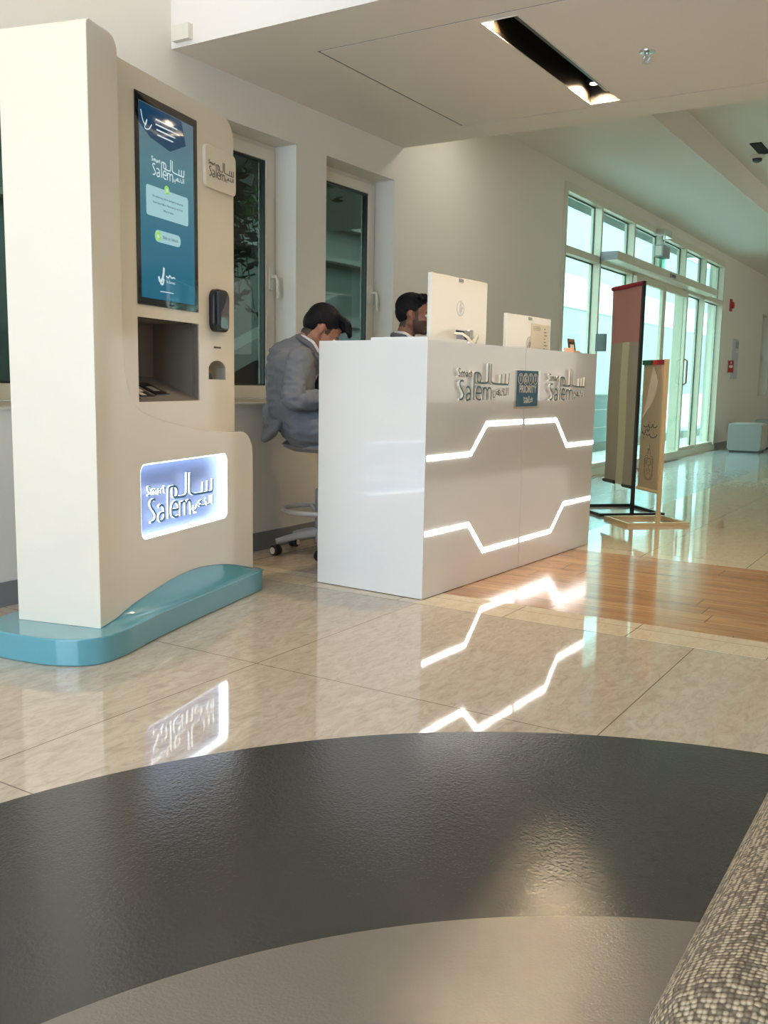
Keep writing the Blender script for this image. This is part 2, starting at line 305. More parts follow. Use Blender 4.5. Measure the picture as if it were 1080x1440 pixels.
LOGO_SMALL = [["x1", [[0.9945, 0.1224], [0.9933, 0.0464]]], ["x2", [[0.9558, 0.1208], [0.9532, 0.0591], [0.9339, 0.0501], [0.8941, 0.0499], [0.8914, 0.0758], [0.8664, 0.0882]]], ["x3", [[0.8658, 0.05], [0.7725, 0.0522], [0.8099, 0.0692], [0.767, 0.0852], [0.8104, 0.0969]]], ["x4", [[0.7725, 0.0522], [0.7422, 0.0676], [0.7297, 0.0534], [0.7156, 0.0331], [0.6897, 0.0244], [0.675, 0.038], [0.6815, 0.0638]]], ["d1", [[0.8715, 0.1068], [0.8809, 0.1066]]], ["d2", [[0.6923, 0.003], [0.6999, 0.0028]]], ["d3", [[0.715, 0.0033], [0.7226, 0.0031]]], ["sS", [[0.04, 0.2839], [0.0173, 0.2897], [0.0055, 0.278], [0.0176, 0.2589], [0.0323, 0.2416], [0.0254, 0.2245], [0.0, 0.2236]]], ["sm1", [[0.0599, 0.2222], [0.0611, 0.2624]]], ["sm2", [[0.0607, 0.2495], [0.0765, 0.2622], [0.0892, 0.2552], [0.0895, 0.2219]]], ["sm3", [[0.0903, 0.2464], [0.1063, 0.2607], [0.1191, 0.2536], [0.1194, 0.2216]]], ["sa1", [[0.1439, 0.2525], [0.1597, 0.2553], [0.17, 0.2455], [0.1693, 0.22]]], ["sa2", [[0.1697, 0.2346], [0.1473, 0.2332], [0.1418, 0.2258], [0.1547, 0.2179], [0.1694, 0.2251]]], ["sr1", [[0.1904, 0.2185], [0.1915, 0.2542]]], ["sr2", [[0.1911, 0.2419], [0.2034, 0.2523], [0.2167, 0.2524]]], ["st1", [[0.2362, 0.2777], [0.2349, 0.2315], [0.248, 0.2198]]], ["st2", [[0.2223, 0.2599], [0.2518, 0.2592]]]]
def logo(name, x0, z0, w, y0, y1, face, side, parent, thick=.0145):
    bm = bmesh.new()
    for grp, tk in ((LOGO, thick), (LOGO_SMALL, thick*.62)):
        for _, st in grp:
            ribbon(bm, [(x0+q[0]*w, z0+q[1]*w) for q in smooth_pts(st)], tk*w, y0, y1, 0, 1)
    return finish(name, bm, [face, side], parent)
def text(name, body, size, m_, parent, x, y, z, sx=1, align='LEFT', depth=.0006, rz=0, bm_rot=0, bold=0):
    c = bpy.data.curves.new('lettering', 'FONT'); c.body = body; c.size = size; c.align_x = align; c.extrude = depth/2; c.offset = bold
    o = bpy.data.objects.new('lettering', c); me = evaluated(o); bpy.data.curves.remove(c)
    for v_ in me.vertices:
        a, b, d = v_.co; v_.co = (x+a*sx, y-d, z+b)
    me.materials.clear(); return link(name, me, m_, parent)
def tag(o, label, cat, group=None):
    o['label'] = label; o['category'] = cat
    if group: o['group'] = group
    return o
def thing(name, label, cat, loc=(0, 0, 0), rotz=0, group=None):
    o = bpy.data.objects.new(name, None); col.objects.link(o); o.empty_display_size = .1; o.location = loc; o.rotation_euler = (0, 0, rotz)
    return tag(o, label, cat, group)
def struct(o): o['kind'] = 'structure'; return o
def copy_tree(o, parent=None):
    c = o.copy(); col.objects.link(c)
    if parent: c.parent = parent
    for ch in list(o.children): copy_tree(ch, c)
    return c
def hull_caps(bm, p0, r0, p1, r1):
    s = bmesh.new()
    for p_, r_ in ((p0, r0), (p1, r1)):
        bmesh.ops.create_icosphere(s, subdivisions=2, radius=r_, matrix=Matrix.Translation(p_))
    res = bmesh.ops.convex_hull(s, input=s.verts); 
    bmesh.ops.delete(s, geom=[v_ for v_ in s.verts if not v_.link_faces], context='VERTS')
    interior = set(res['geom_interior']); bmesh.ops.delete(s, geom=[e for e in interior if isinstance(e, bmesh.types.BMVert)], context='VERTS')
    t_ = bpy.data.meshes.new('t'); s.to_mesh(t_); s.free(); bm.from_mesh(t_); bpy.data.meshes.remove(t_)
def ell(bm, c, r, rot=None):
    mt = Matrix.Translation(c) @ (rot or Matrix()).to_4x4() @ Matrix.Diagonal((*r, 1)); bmesh.ops.create_icosphere(bm, subdivisions=3, radius=1, matrix=mt)
def blob_mesh(prims, voxel=.009, smooth=4, wr=0, wscale=9, xf=None):
    """prims: ('c', p0, r0, p1, r1) tapered capsule | ('e', centre, radii[, rot]) ; fused into one continuous surface"""
    bm = bmesh.new()
    for q in prims:
        b2 = bmesh.new()
        if q[0] == 'c': hull_caps(b2, Vector(q[1]), q[2], Vector(q[3]), q[4])
        else: ell(b2, q[1], q[2], q[3] if len(q) > 3 else None)
        bmesh.ops.recalc_face_normals(b2, faces=b2.faces)
        t_ = bpy.data.meshes.new('t'); b2.to_mesh(t_); b2.free(); bm.from_mesh(t_); bpy.data.meshes.remove(t_)
    if xf: bmesh.ops.transform(bm, matrix=xf, verts=bm.verts)
    me = bpy.data.meshes.new('blob'); bm.to_mesh(me); bm.free()
    o = bpy.data.objects.new('blob', me); md = o.modifiers.new('r', 'REMESH'); md.mode = 'VOXEL'; md.voxel_size = voxel
    sm = o.modifiers.new('s', 'SMOOTH'); sm.factor = .5; sm.iterations = smooth
    out = evaluated(o); bpy.data.meshes.remove(me)
    if wr:
        out.update(); nor = [v_.normal.copy() for v_ in out.vertices]
        for v_, n_ in zip(out.vertices, nor):
            q = v_.co; w_ = noise.noise(Vector((q.x*wscale, q.y*wscale, q.z*wscale*2.2)))
            v_.co = q + n_*wr*(1-2*abs(w_))
    for p_ in out.polygons: p_.use_smooth = True
    return out

# ================================================================== SETTING
WY = 3.25
ZL, ZS, ZH = 2.83, 2.41, 3.08
# floor: openings are only laid flush, each zone its own slab
def slab(name, loops, m_, z0=-.05, z1=0.0):
    return struct(plate(name, loops, z0, z1, m_, plane='XY'))
fl = box('floor', -2.6, 20.2, -4.1, 3.42, -.08, 0, 'tile'); struct(fl)
struct(box('floor_inlay', 3.58, 5.02, -4.0, 1.925, 0, .0012, 'wood'))
struct(box('floor_trim', 3.352, 3.58, -4.0, 3.25, 0, .0009, stone('cream_border_stone', srgb(196, 176, 146), srgb(214, 197, 168), srgb(224, 210, 184), 9, 3.5, .497, 1.03, srgb(134, 116, 94))))
struct(box('floor_far', 5.02, 20.0, -4.0, 2.03, 0, .0009, 'tile_far'))
struct(box('floor_entrance', 5.02, 20.0, 2.03, 3.25, 0, .0009, 'greytile'))
disc = [(0.785+1.696*math.cos(2*math.pi*k/160), .075+1.696*math.sin(2*math.pi*k/160)) for k in range(160)]
inner = [(.349+1.345*math.cos(2*math.pi*k/160), -.214+1.345*math.sin(2*math.pi*k/160)) for k in range(160)]
struct(plate('floor_ring', [disc], .0, .003, 'ringdark', plane='XY'))
struct(plate('floor_disc', [inner], .003, .005, 'ringlight', plane='XY'))

# window wall: one plate with the openings cut
W0, W1, W2, W3 = (2.28, 3.02), (3.494, 4.234), (4.516, 5.256), (17.42, 18.2)
WZ0, WZ1 = .79, 2.192
rect = lambda x0, x1, z0, z1: [(x0, z0), (x1, z0), (x1, z1), (x0, z1)]
EX0, EX1, EZ = 8.12, 14.36, 2.71
wallpoly = [(-2.6, -.05), (EX0, -.05), (EX0, EZ), (EX1, EZ), (EX1, -.05), (20.2, -.05), (20.2, 3.2), (-2.6, 3.2)]
struct(plate('wall_rear', [wallpoly]+[rect(*w, WZ0, WZ1) for w in (W0, W1, W2, W3)], WY, WY+.2, 'wall'))
for i, (x0, x1) in enumerate((W0, W1, W2, W3)):
    w = bpy.data.objects.new('window_%d' % (i+1), None); col.objects.link(w); w.location = ((x0+x1)/2, WY+.145, WZ0); struct(w)
    a = (x1-x0)/2; H = WZ1-WZ0
    plate('frame', [rect(-a, a, 0, H), rect(-a+.022, a-.022, .028, H-.022)], 0, .05, 'frame', w, .002)
    plate('sash', [rect(-a+.025, a-.025, .031, H-.025), rect(-a+.094, a-.094, .101, H-.088)], -.012, .045, 'frame', w, .004)
    plate('gasket', [rect(-a+.094, a-.094, .101, H-.088), rect(-a+.103, a-.103, .110, H-.097)], -.004, .03, 'black', w)
    box('pane', -a+.100, a-.100, .014, .020, .105, H-.093, 'glass_dark', w)
    box('sill', -a, a, -.155, 0, -.0, .008, 'frame', w)
    bm = bx(bmesh.new(), a-.075, a-.045, -.026, -.012, .63, .75); h = finish('handle', bm, 'frame', w, bevel=.004)
    tubes('lever', [(a-.06, -.02, .70), (a-.06, -.055, .70), (a-.056, -.06, .685), (a-.05, -.06, .585)], .0095, 'frame', h, 8)
for s_, (x0, x1) in enumerate(((-2.6, EX0-.02), (EX1+.02, 20))):
    struct(box('baseboard_rear' if s_ == 0 else 'baseboard_entrance', x0, x1, WY-.012, WY, 0, .10, 'baseboard', bevel=.002))
# side and back walls, window opening in the left one only
lw = [(-4.1, -.05), (3.45, -.05), (3.45, 3.2), (-4.1, 3.2)]
o = plate('wall_left', [lw, rect(-.9, 2.9, .35, 2.65)], -.1, .1, 'wall'); o.rotation_euler = (0, 0, R(90)); o.location = (-2.6, 0, 0); struct(o)
lwin = bpy.data.objects.new('window_6', None); col.objects.link(lwin); lwin.location = (-2.6, 1.0, .35); struct(lwin)
box('pane', -.005, .005, -1.9, 1.9, 0, 2.3, glass('sky_dimming_glass', (.06, .07, .08)), lwin)  # unseen pane, dark tint added to hold back the sky light
for y in (-1.9, -.65, .6, 1.85): box('mullion', -.03, .03, y, y+.05, 0, 2.3, 'frame', lwin)
for z in (0, 1.6, 2.25): box('rail', -.03, .03, -1.85, 1.85, z, z+.05, 'frame', lwin)
struct(box('wall_front', -2.7, 20.2, -4.2, -4.0, 0, 3.2, 'wall'))
struct(box('wall_right', 20.0, 20.2, -4.2, 3.45, 0, 3.2, 'wall'))
# ceilings
struct(box('ceiling', -2.7, 3.30, -4.2, WY, ZH, ZH+.12, 'ceil'))
struct(box('ceiling_right', 5.36, 20.2, -4.2, 2.13, ZH, ZH+.12, 'ceil'))
struct(box('ceiling_entrance', 5.36, 20.2, 2.13, WY, ZL, ZH+.12, 'ceil'))
# dropped soffit with a shadow-gap panel and a slot
SX0, SX1 = 3.30, 5.36
px0, px1, py1 = 3.65, 5.08, 2.685
o = plate('ceiling_soffit', [rect(SX0, SX1, -4.0, WY), rect(px0, px1, -3.2, py1)], ZS, ZH+.1, 'ceil', plane='XY'); struct(o)
gp = .010
sl = (3.70, 5.015, 1.715, 1.885)
struct(plate('ceiling_panel', [rect(px0+gp, px1-gp, -3.2+gp, py1-gp), rect(*sl)], ZS, ZS+.16, 'ceil', plane='XY'))
struct(plate('ceiling_gap', [rect(px0-.004, px1+.004, -3.204, py1+.004), rect(px0+gp+.004, px1-gp-.004, -3.2+gp+.004, py1-gp-.004)], ZS+.003, ZS+.006, 'gapblack', plane='XY'))  # black liner added in the gap, its shade put in as colour
struct(box('ceiling_void', px0-.02, px1+.02, -3.3, py1+.02, ZS+.30, ZS+.32, 'gapblack'))
trough = thing('ceiling_slot_light', 'long dark recessed light slot in the lowered ceiling panel above the white counter', 'light', (0, 0, ZS))
bm = bmesh.new(); a_, b_, c_, d_ = sl[0]+.001, sl[1]-.001, sl[2]+.001, sl[3]-.001
bx(bm, a_, b_, c_, c_+.005, .001, .17); bx(bm, a_, b_, d_-.005, d_, .001, .17); bx(bm, a_, a_+.005, c_+.005, d_-.005, .001, .17); bx(bm, b_-.005, b_, c_+.005, d_-.005, .001, .17); bx(bm, a_, b_, c_, d_, .17, .175)
finish('housing', bm, mat('bronze_black_reflector', (.014, .011, .008), .45, .0), trough)
plate('trim_frame', [rect(sl[0], sl[1], sl[2], sl[3]), rect(sl[0]+.005, sl[1]-.005, sl[2]+.005, sl[3]-.005)], -.003, .0005, 'frame', trough, plane='XY')
box('inner_rail', sl[0]+.05, sl[1]-.06, sl[2]+.035, sl[2]+.06, .03, .16, 'black', trough)
for x in (3.80, 4.915):
    la = lathe('lamp', [(.026, .07), (.034, .09), (.034, .155)], 'black', trough, (x, 1.83, 0), 20)
    lathe('lamp_face', [(.022, .072), (.022, .074)], mat('warm_lamp_glow', (1, .9, .7), .5, emit=(1, .74, .42), estr=12), la, (0, 0, -.004), 16)
    spot('slot_downlight', (x, 1.83, ZS+.06), (x, 1.80, 0), 34, (1, .74, .44), 158, .45, .03)
# sprinkler on the soffit
sp = thing('sprinkler', 'chrome fire sprinkler hanging from the lowered ceiling right of the slot light', 'sprinkler', (4.37, 1.386, ZS))
lathe('escutcheon', [(.036, 0), (.034, -.006), (.016, -.010)], 'chrome', sp, seg=24)
bm = lathe('', [(.010, -.008), (.010, -.02)], None, bm=bmesh.new(), seg=12)
for s_ in (-1, 1): tube(bm, [(0, s_*.009, -.02), (0, s_*.014, -.03), (0, s_*.004, -.046)], .0025, 6)
lathe('', [(.004, -.02), (.003, -.045)], None, bm=bm, seg=8); finish('frame', bm, 'chrome', sp)
lathe('deflector', [(.018, -.046), (.018, -.049)], 'chrome', sp, seg=16)
# small white sounder on the soffit's side face
bm = bmesh.new(); bx(bm, -.03, 0, -.05, .05, -.033, .033)
tag(finish('alarm_sounder', bm, 'frame', loc=(3.30, 3.168, 2.462), bevel=.008), 'small white sounder box high on the ceiling drop above the kiosk', 'sounder')
# smoke detector and slot diffuser on the right ceiling
dd = thing('smoke_detector', 'white round smoke detector with dark sensor on the far right ceiling', 'detector', (9.55, 1.93, ZH))
lathe('housing', [(.07, 0), (.068, -.02), (.05, -.035)], 'frame', dd); lathe('sensor', [(.045, -.034), (.04, -.06), (.02, -.07)], 'dark', dd)
tag(box('air_slot', -.22, .22, -.05, .05, -.008, 0, 'gapblack', loc=(9.30, 1.86, ZH), rotz=0), 'black rectangular air slot in the far right ceiling beside the smoke detector', 'vent')

# ================================================================== ENTRANCE
ent = bpy.data.objects.new('window_5', None); col.objects.link(ent); ent.location = (0, WY, 0); struct(ent)
MULL = [9.08, 10.11, 11.13, 12.20, 13.24]
plate('frame', [[(EX0, 0), (EX1, 0), (EX1, EZ), (EX0, EZ)], [(EX0+.05, .09), (EX1-.06, .09), (EX1-.06, EZ-.075), (EX0+.05, EZ-.075)]], -.02, .10, 'entframe', ent, .003)
box('transom', EX0+.05, EX1-.06, -.02, .10, 2.10, 2.165, 'entframe', ent, .003)
for x in MULL:
    full = x not in (11.13,)
    box('mullion', x-.022, x+.022, -.02, .09, .09 if full else 2.165, EZ-.075, 'entframe', ent, .003)
xs = [EX0+.05]+MULL+[EX1-.06]
for a, b in zip(xs, xs[1:]):
    pn = box('upper_pane', a+.022, b-.022, .06, .068, 2.165, EZ-.075, 'glass_clear', ent)
    plate('gasket', [rect(a+.022, b-.022, 2.165, EZ-.075), rect(a+.034, b-.034, 2.177, EZ-.087)], .05, .06, 'dark', pn)
    if not (10.0 < a < 12.1):
        pn = box('lower_pane', a+.022, b-.022, .06, .068, .09, 2.10, 'glass_clear', ent)
        plate('gasket', [rect(a+.022, b-.022, .09, 2.10), rect(a+.034, b-.034, .102, 2.088)], .05, .06, 'dark', pn)
        box('lower_rail', a+.022, b-.022, .0, .09, .09, .13, 'entframe', pn)
for i, (a, b) in enumerate(((10.10, 11.16), (11.18, 12.22))):
    d = bpy.data.objects.new('door_%d' % (i+1), None); col.objects.link(d); d.location = ((a+b)/2, WY-.05, 0); struct(d); hw = (b-a)/2
    plate('door_leaf', [rect(-hw, hw, .01, 2.09), rect(-hw+.055, hw-.055, .11, 2.03)], -.02, .02, 'entframe', d, .003)
    box('pane', -hw+.05, hw-.05, -.003, .003, .105, 2.035, 'glass_clear', d)
    if i == 1: tubes('pull_handle', [(hw-.03, -.02, .95), (hw-.03, -.06, .97), (hw-.03, -.06, 1.25), (hw-.03, -.02, 1.27)], .012, mat('red_brown_handle', srgb(150, 96, 70), .4), d, 8)
struct(box('trim_1', 8.9, 14.3, WY-.06, WY-.0, 0, .008, 'alu'))
op = thing('door_operator', 'long ivory sliding door operator box above the glass entrance doors', 'door operator', (9.08, WY-.02, 2.134))
box('cover', 0, 4.15, -.17, 0, 0, .083, 'entframe', op, .004); box('end_cap', -.004, 0, -.168, -.002, .002, .081, 'grey', op)
se = box('sensor', 1.83, 2.03, -.186, -.17, .014, .058, 'grey', op, .004); box('sensor_window', 1.87, 1.99, -.188, -.186, .024, .046, 'dark', se)
ex = thing('exit_light', 'grey emergency light with green blade hung on rods before the upper entrance glass', 'emergency light', (10.99, 3.16, 2.66))
box('bracket', -.13, .16, -.03, .09, -.05, .02, 'chrome', ex, .006)
for x in (-.07, .09): tubes('rod', [(x, .03, -.04), (x, .03, -.17)], .006, 'alu', ex, 8)
b = box('lamp_box', -.13, .15, -.02, .08, -.28, -.15, 'grey', ex, .01); box('lamp_end', -.135, -.13, -.005, .065, -.265, -.165, 'frame', b); box('blade', -.11, .13, .025, .031, -.42, -.28, 'glass_green', ex)
rd = thing('access_reader', 'black access card reader on the entrance frame left of the tall flag banner', 'card reader', (9.052, 3.175, 1.34))
box('case', -.02, .006, -.052, .052, -.085, .085, 'black', rd, .006); box('touch_face', -.0215, -.02, -.042, .042, -.07, .04, 'dark', rd)
fa = thing('fire_alarm_sounder', 'red wall alarm sounder high beside the glass entrance', 'fire alarm', (14.9, WY, 2.146))
box('backplate', -.06, .06, -.02, 0, -.09, .09, 'red', fa, .008); lathe('horn', [(.05, .018), (.046, .05), (.02, .06)], 'red', fa, seg=20, axis='Y')
cb_ = thing('wall_display_board', 'tall grey wall board beyond the entrance near the red sign', 'sign', (15.32, WY, 1.06))
box('board', -.11, .11, -.05, 0, 0, .60, 'lightgrey', cb_, .006); box('header', -.09, .09, -.053, -.05, .46, .57, 'grey', cb_); box('label_strip', -.07, .07, -.0535, -.05, .40, .42, 'paper', cb_)
fs = thing('fire_hose_sign', 'small red and white projecting sign on the wall beside the grey board', 'sign', (14.96, WY, 1.13))
box('bracket', -.02, .02, -.015, 0, 0, .21, 'chrome', fs); box('panel', -.008, .008, -.09, -.01, .02, .20, 'red', fs, .003)
box('white_mark', -.0095, -.008, -.08, -.03, .09, .13, 'paper', fs); box('pictogram', -.0098, -.008, -.065, -.045, .15, .18, 'paper', fs)
for nm, lab, loc, w_, d_, h_ in (('ottoman', 'low grey upholstered ottoman with rounded top edge standing by the far wall', (14.3, 2.76, 0), .46, .46, .42), ('ottoman', 'wider darker grey ottoman partly hidden behind the first one', (15.5, 2.45, 0), .55, .80, .45)):
    t = thing(nm, lab, 'ottoman', loc, 0, None)
    plate('body', [rrect(-d_/2, d_/2, .03, h_, .05)], -w_/2, w_/2, 'ottoman', t, .01).rotation_euler = (0, 0, R(90))
    plate('edge_band', [rrect(-d_/2-.004, d_/2+.004, .03, h_+.004, .054), rrect(-d_/2+.004, d_/2-.004, .034, h_-.004, .046)], -w_/2+.05, w_/2-.05, 'ottside', t).rotation_euler = (0, 0, R(90))
    box('plinth', -w_/2+.03, w_/2-.03, -d_/2+.03, d_/2-.03, 0, .03, 'dark', t)

# ================================================================== OUTDOORS
struct(box('ground', -12, 60, 3.45, 40, -.12, -.04, 'extground'))
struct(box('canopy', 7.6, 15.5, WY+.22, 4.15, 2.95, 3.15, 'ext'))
fb = thing('facing_building', 'long pale building with aqua glass bands across the forecourt outside the entrance', 'building', (14, 8.2, -.05))
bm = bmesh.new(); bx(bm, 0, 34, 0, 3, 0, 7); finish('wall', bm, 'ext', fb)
for z0, z1, n in ((2.75, 3.5, 'window_band'), (5.0, 5.9, 'window_band')):
    box(n, .3, 33, -.03, .0, z0, z1, 'aqua', fb)
bl = thing('glass_balustrade', 'aqua glass balustrade with dark rails outside the entrance glazing', 'balustrade', (0, 4.7, -.04))
box('glass_panel', 9.0, 22.0, 0, .02, .12, .82, 'aqua', bl)
for z in (.34, .60, .82): box('rail', 9.0, 22.0, -.015, .03, z, z+.014, 'grey', bl)
box('kerb', 9.0, 22.0, -.05, .08, 0, .12, 'extdark', bl)
cbld = thing('courtyard_building', 'grey-white courtyard block seen dark through the two tinted windows', 'building', (4.6, 6.6, -.05))
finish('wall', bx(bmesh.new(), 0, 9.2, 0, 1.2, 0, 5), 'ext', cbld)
plate('door_frame', [rect(4.6, 6.0, 0, 1.75), rect(4.75, 5.85, 0, 1.62)], -.06, 0, 'extdark', cbld); box('door_leaf', 4.75, 5.85, -.02, 0, 0, 1.62, 'grey', cbld)
plate('window_frame', [rect(2.7, 3.4, .3, 1.25), rect(2.78, 3.32, .38, 1.17)], -.05, 0, 'extdark', cbld); box('window_pane', 2.78, 3.32, -.02, 0, .38, 1.17, 'blackgloss', cbld)
plate('stair_flank', [[(1.5, .6), (4.4, 1.75), (4.4, 1.95), (1.5, .82)]], -.30, 0, 'extdark', cbld)
for z in (2.35, 2.75): box('ledge', 0, 9.2, -.12, 0, z, z+.05, 'extdark', cbld)
struct(box('canopy_courtyard', 1.0, 7.6, 3.46, 5.6, 2.35, 2.5, 'extdark'))
random.seed(5)
def foliage(name, label, loc, n, ext_, leafm, hang):
    t = thing(name, label, 'plant', loc)
    bm = bmesh.new(); lf = bmesh.new()
    for s_ in range(n):
        a = random.random()*6.28; e = Vector((math.cos(a)*ext_[0]*random.random(), math.sin(a)*ext_[1]*random.random(), hang*ext_[2]*(.4+.6*random.random())))
        pts = [e*(k/5) + Vector((0, 0, .12*math.sin(k/5*3.1))) for k in range(6)]
        tube(bm, pts, [.008*(1-k/7) for k in range(6)], 5)
        for k in range(1, 6):
            for w_ in range(5):
                d_ = Vector((random.uniform(-1, 1), random.uniform(-1, 1), random.uniform(-.7, .5))).normalized(); sd_ = d_.orthogonal().normalized(); L_ = random.uniform(.07, .13)
                v0 = pts[k]; q = [v0, v0+d_*L_*.5+sd_*L_*.22, v0+d_*L_, v0+d_*L_*.5-sd_*L_*.22]; lf.faces.new([lf.verts.new(x) for x in q])
    finish('stem', bm, 'bark', t); l_ = finish('leaves', lf, leafm, t); return t
foliage('hanging_plant', 'leafy green plant hanging from the canopy outside the window beside the kiosk', (4.95, 3.95, 2.34), 26, (.5, .3, .45), 'leaf', -1)
foliage('climbing_plant', 'dark climbing plant trailing lower down outside the window beside the kiosk', (4.9, 4.35, 2.30), 22, (.35, .25, .95), 'leafdark', -1)

# ================================================================== KIOSK
KZ = .09
K = thing('self_service_kiosk', 'tall ivory self-service kiosk with blue touch screen standing on a teal base', 'kiosk', (2.082, 2.409, 0), R(13.25))
# base: rounded footprint with a hill rising to the body's wavy lower edge
foot = [(-.165, .10), (-.155, .04), (-.138, -.01), (-.10, -.055), (-.05, -.076), (.03, -.080), (.12, -.073), (.25, -.062), (.6, -.055), (1.05, -.055), (1.10, -.053), (1.125, -.045), (1.142, -.028), (1.15, 0), (1.15, .42), (-.10, .42), (-.14, .36), (-.16, .22)]
base = plate('base', [foot], 0, KZ, 'teal', K, .006, plane='XY')
wave = [(0, .091), (.09, .104), (.179, .129), (.262, .144), (.347, .157), (.44, .171), (.533, .178), (.64, .179), (.737, .171), (.83, .159), (.918, .143), (1.02, .117), (1.118, .0905)]
wv = smooth_pts(wave, 5)
bm = bmesh.new(); rows = []
for x, z in wv:
    row = []
    for k in range(9):
        t = k/8; yy = -.052+t*.056; h_ = KZ+(z-KZ)*(t**2.2)
        row.append(bm.verts.new((x, yy, h_)))
    row.append(bm.verts.new((x, .05, z))); row.append(bm.verts.new((x, .05, KZ-.004))); row.append(bm.verts.new((x, -.052, KZ-.004))); rows.append(row)
for A, B in zip(rows, rows[1:]):
    n = len(A)
    for k in range(n): bm.faces.new((A[k], A[(k+1) % n], B[(k+1) % n], B[k]))
bm.faces.new(rows[0][::-1]); bm.faces.new(rows[-1]); auto_smooth(finish('hill', bm, 'teal', base), 40)
def arc(cx_, cz_, r, a0, a1, n=8): return [(cx_+r*math.cos(R(a0+(a1-a0)*k/n)), cz_+r*math.sin(R(a0+(a1-a0)*k/n))) for k in range(n+1)]
swoop = smooth_pts([(.161, 1.12), (.163, 1.02), (.175, .93), (.205, .855), (.256, .812), (.356, .782), (.551, .745), (.769, .716), (.949, .704)], 5)
outl = wv + [(1.118, .30)] + arc(1.010, .596, .108, 0, 90, 8) + swoop[::-1] + [(.161, 1.4)] + arc(.111, 1.962, .05, 0, 90, 6) + [(.06, 2.013)] + arc(.02, 1.997, .02, 90, 180, 4)
SG = (.252, .886, .351, .620)
plate('body', [outl, rrect(*SG, .03)], 0, .335, 'kiosk', K, .004)
top_r = arc(.962, 1.895, .082, 0, 90, 8)
scr_out = [(.15, .60), (1.044, .60)] + top_r + [(.15, 1.977)]
SC, RC = (.326, .742, 1.181, 1.902), (.326, .751, .838, 1.137)
cup = [(.826, .922), (.970, .922), (.970, .968)] + [(.898+.072*math.cos(R(a)), .962+.036*math.sin(R(a))) for a in range(15, 180, 15)] + [(.826, .968)]
plate('screen_panel', [scr_out, rrect(*RC, .002), cup], .05, .085, 'kiosk', K, .002)
bm = bmesh.new(); plate('rear_housing', [[(.15, .60), (1.030, .60), (1.030, 1.90), (.95, 1.965), (.15, 1.965)]], .27, .33, 'kiosk', K, .004)
plate('side_skin', [[(1.014, .60), (1.034, .60), (1.034, 1.90), (.96, 1.968), (.15, 1.968), (.15, 1.948), (.95, 1.948), (1.014, 1.89)]], .085, .27, 'kiosk', K)
bez = plate('screen_bezel', [rrect(*SC, .004), rrect(.349, .716, 1.208, 1.874, .002)], .046, .07, 'blackgloss', K, .001)
sc_ = box('display', .348, .717, .0475, .06, 1.207, 1.875, 'screen', K)
yv = .0470
box('home_button', .53, .56, .0455, .046, 1.19, 1.196, 'black', bez)
hb = plate('header_picture', [[(.352, 1.872), (.63, 1.872), (.66, 1.79), (.55, 1.745), (.42, 1.765), (.352, 1.80)]], yv-.0002, yv+.0004, 'scr_navy', sc_)
bm = bmesh.new()
for k, (a, b) in enumerate(((.455, .60), (.455, .615), (.46, .585), (.465, .57))): ribbon(bm, [(a, 1.835-.017*k), (b, 1.835-.017*k)], .0045, yv-.0006, yv)
ribbon(bm, smooth_pts([(.362, 1.845), (.372, 1.815), (.39, 1.80), (.40, 1.82), (.385, 1.79), (.41, 1.79), (.43, 1.81)]), .004, yv-.0006, yv); finish('header_lines', bm, 'scr_white', hb)
logo('screen_logo', .425, 1.640, .22, yv-.0006, yv, 'scr_white', 'scr_white', sc_, .02)
cd_ = plate('message_card', [rrect(.388, .672, 1.498, 1.602, .01)], yv-.0004, yv+.0004, 'scr_card', sc_)
for k, tx in enumerate(('The system may only be operated by authorised', 'Smart Salem Officer. Please wait for our Front', 'Officer to assist')):
    text('message_text', tx, .0105, 'scr_ink', cd_, .53, yv-.0008, 1.566-.021*k, 1.02, 'CENTER', .0002)
ic = plate('lock_icon', [circ(.523, 1.604, .016)], yv-.0008, yv, 'limegreen', cd_); plate('lock_glyph', [rrect(.517, .529, 1.597, 1.608, .002)], yv-.0012, yv-.0006, 'scr_white', ic)
bt = plate('slide_button', [rrect(.440, .615, 1.412, 1.454, .020)], yv-.0004, yv+.0004, 'scr_card', sc_)
text('button_text', 'Slide to Unlock', .017, 'scr_ink', bt, .49, yv-.0008, 1.427, 1, 'LEFT', .0002)
ic = plate('arrow_icon', [circ(.460, 1.433, .018)], yv-.0008, yv, 'limegreen', bt); plate('arrow_glyph', [rrect(.454, .466, 1.427, 1.437, .002)], yv-.0012, yv-.0006, 'scr_white', ic)
bm = bmesh.new(); ribbon(bm, smooth_pts([(.46, 1.29), (.468, 1.275), (.482, 1.28), (.492, 1.30), (.496, 1.325)]), .011, yv-.0006, yv); ribbon(bm, smooth_pts([(.47, 1.268), (.487, 1.265), (.495, 1.285)]), .008, yv-.0006, yv)
ribbon(bm, smooth_pts([(.51, 1.297), (.525, 1.292), (.535, 1.30), (.548, 1.293), (.56, 1.296), (.572, 1.294)]), .005, yv-.0006, yv); ribbon(bm, [(.47, 1.238), (.56, 1.238)], .003, yv-.0006, yv)
fl_ = finish('footer_emblem', bm, 'scr_white', sc_); text('footer_text', 'The Emirates', .0125, 'scr_white', fl_, .508, yv-.0006, 1.272, .95, 'LEFT', .0002)
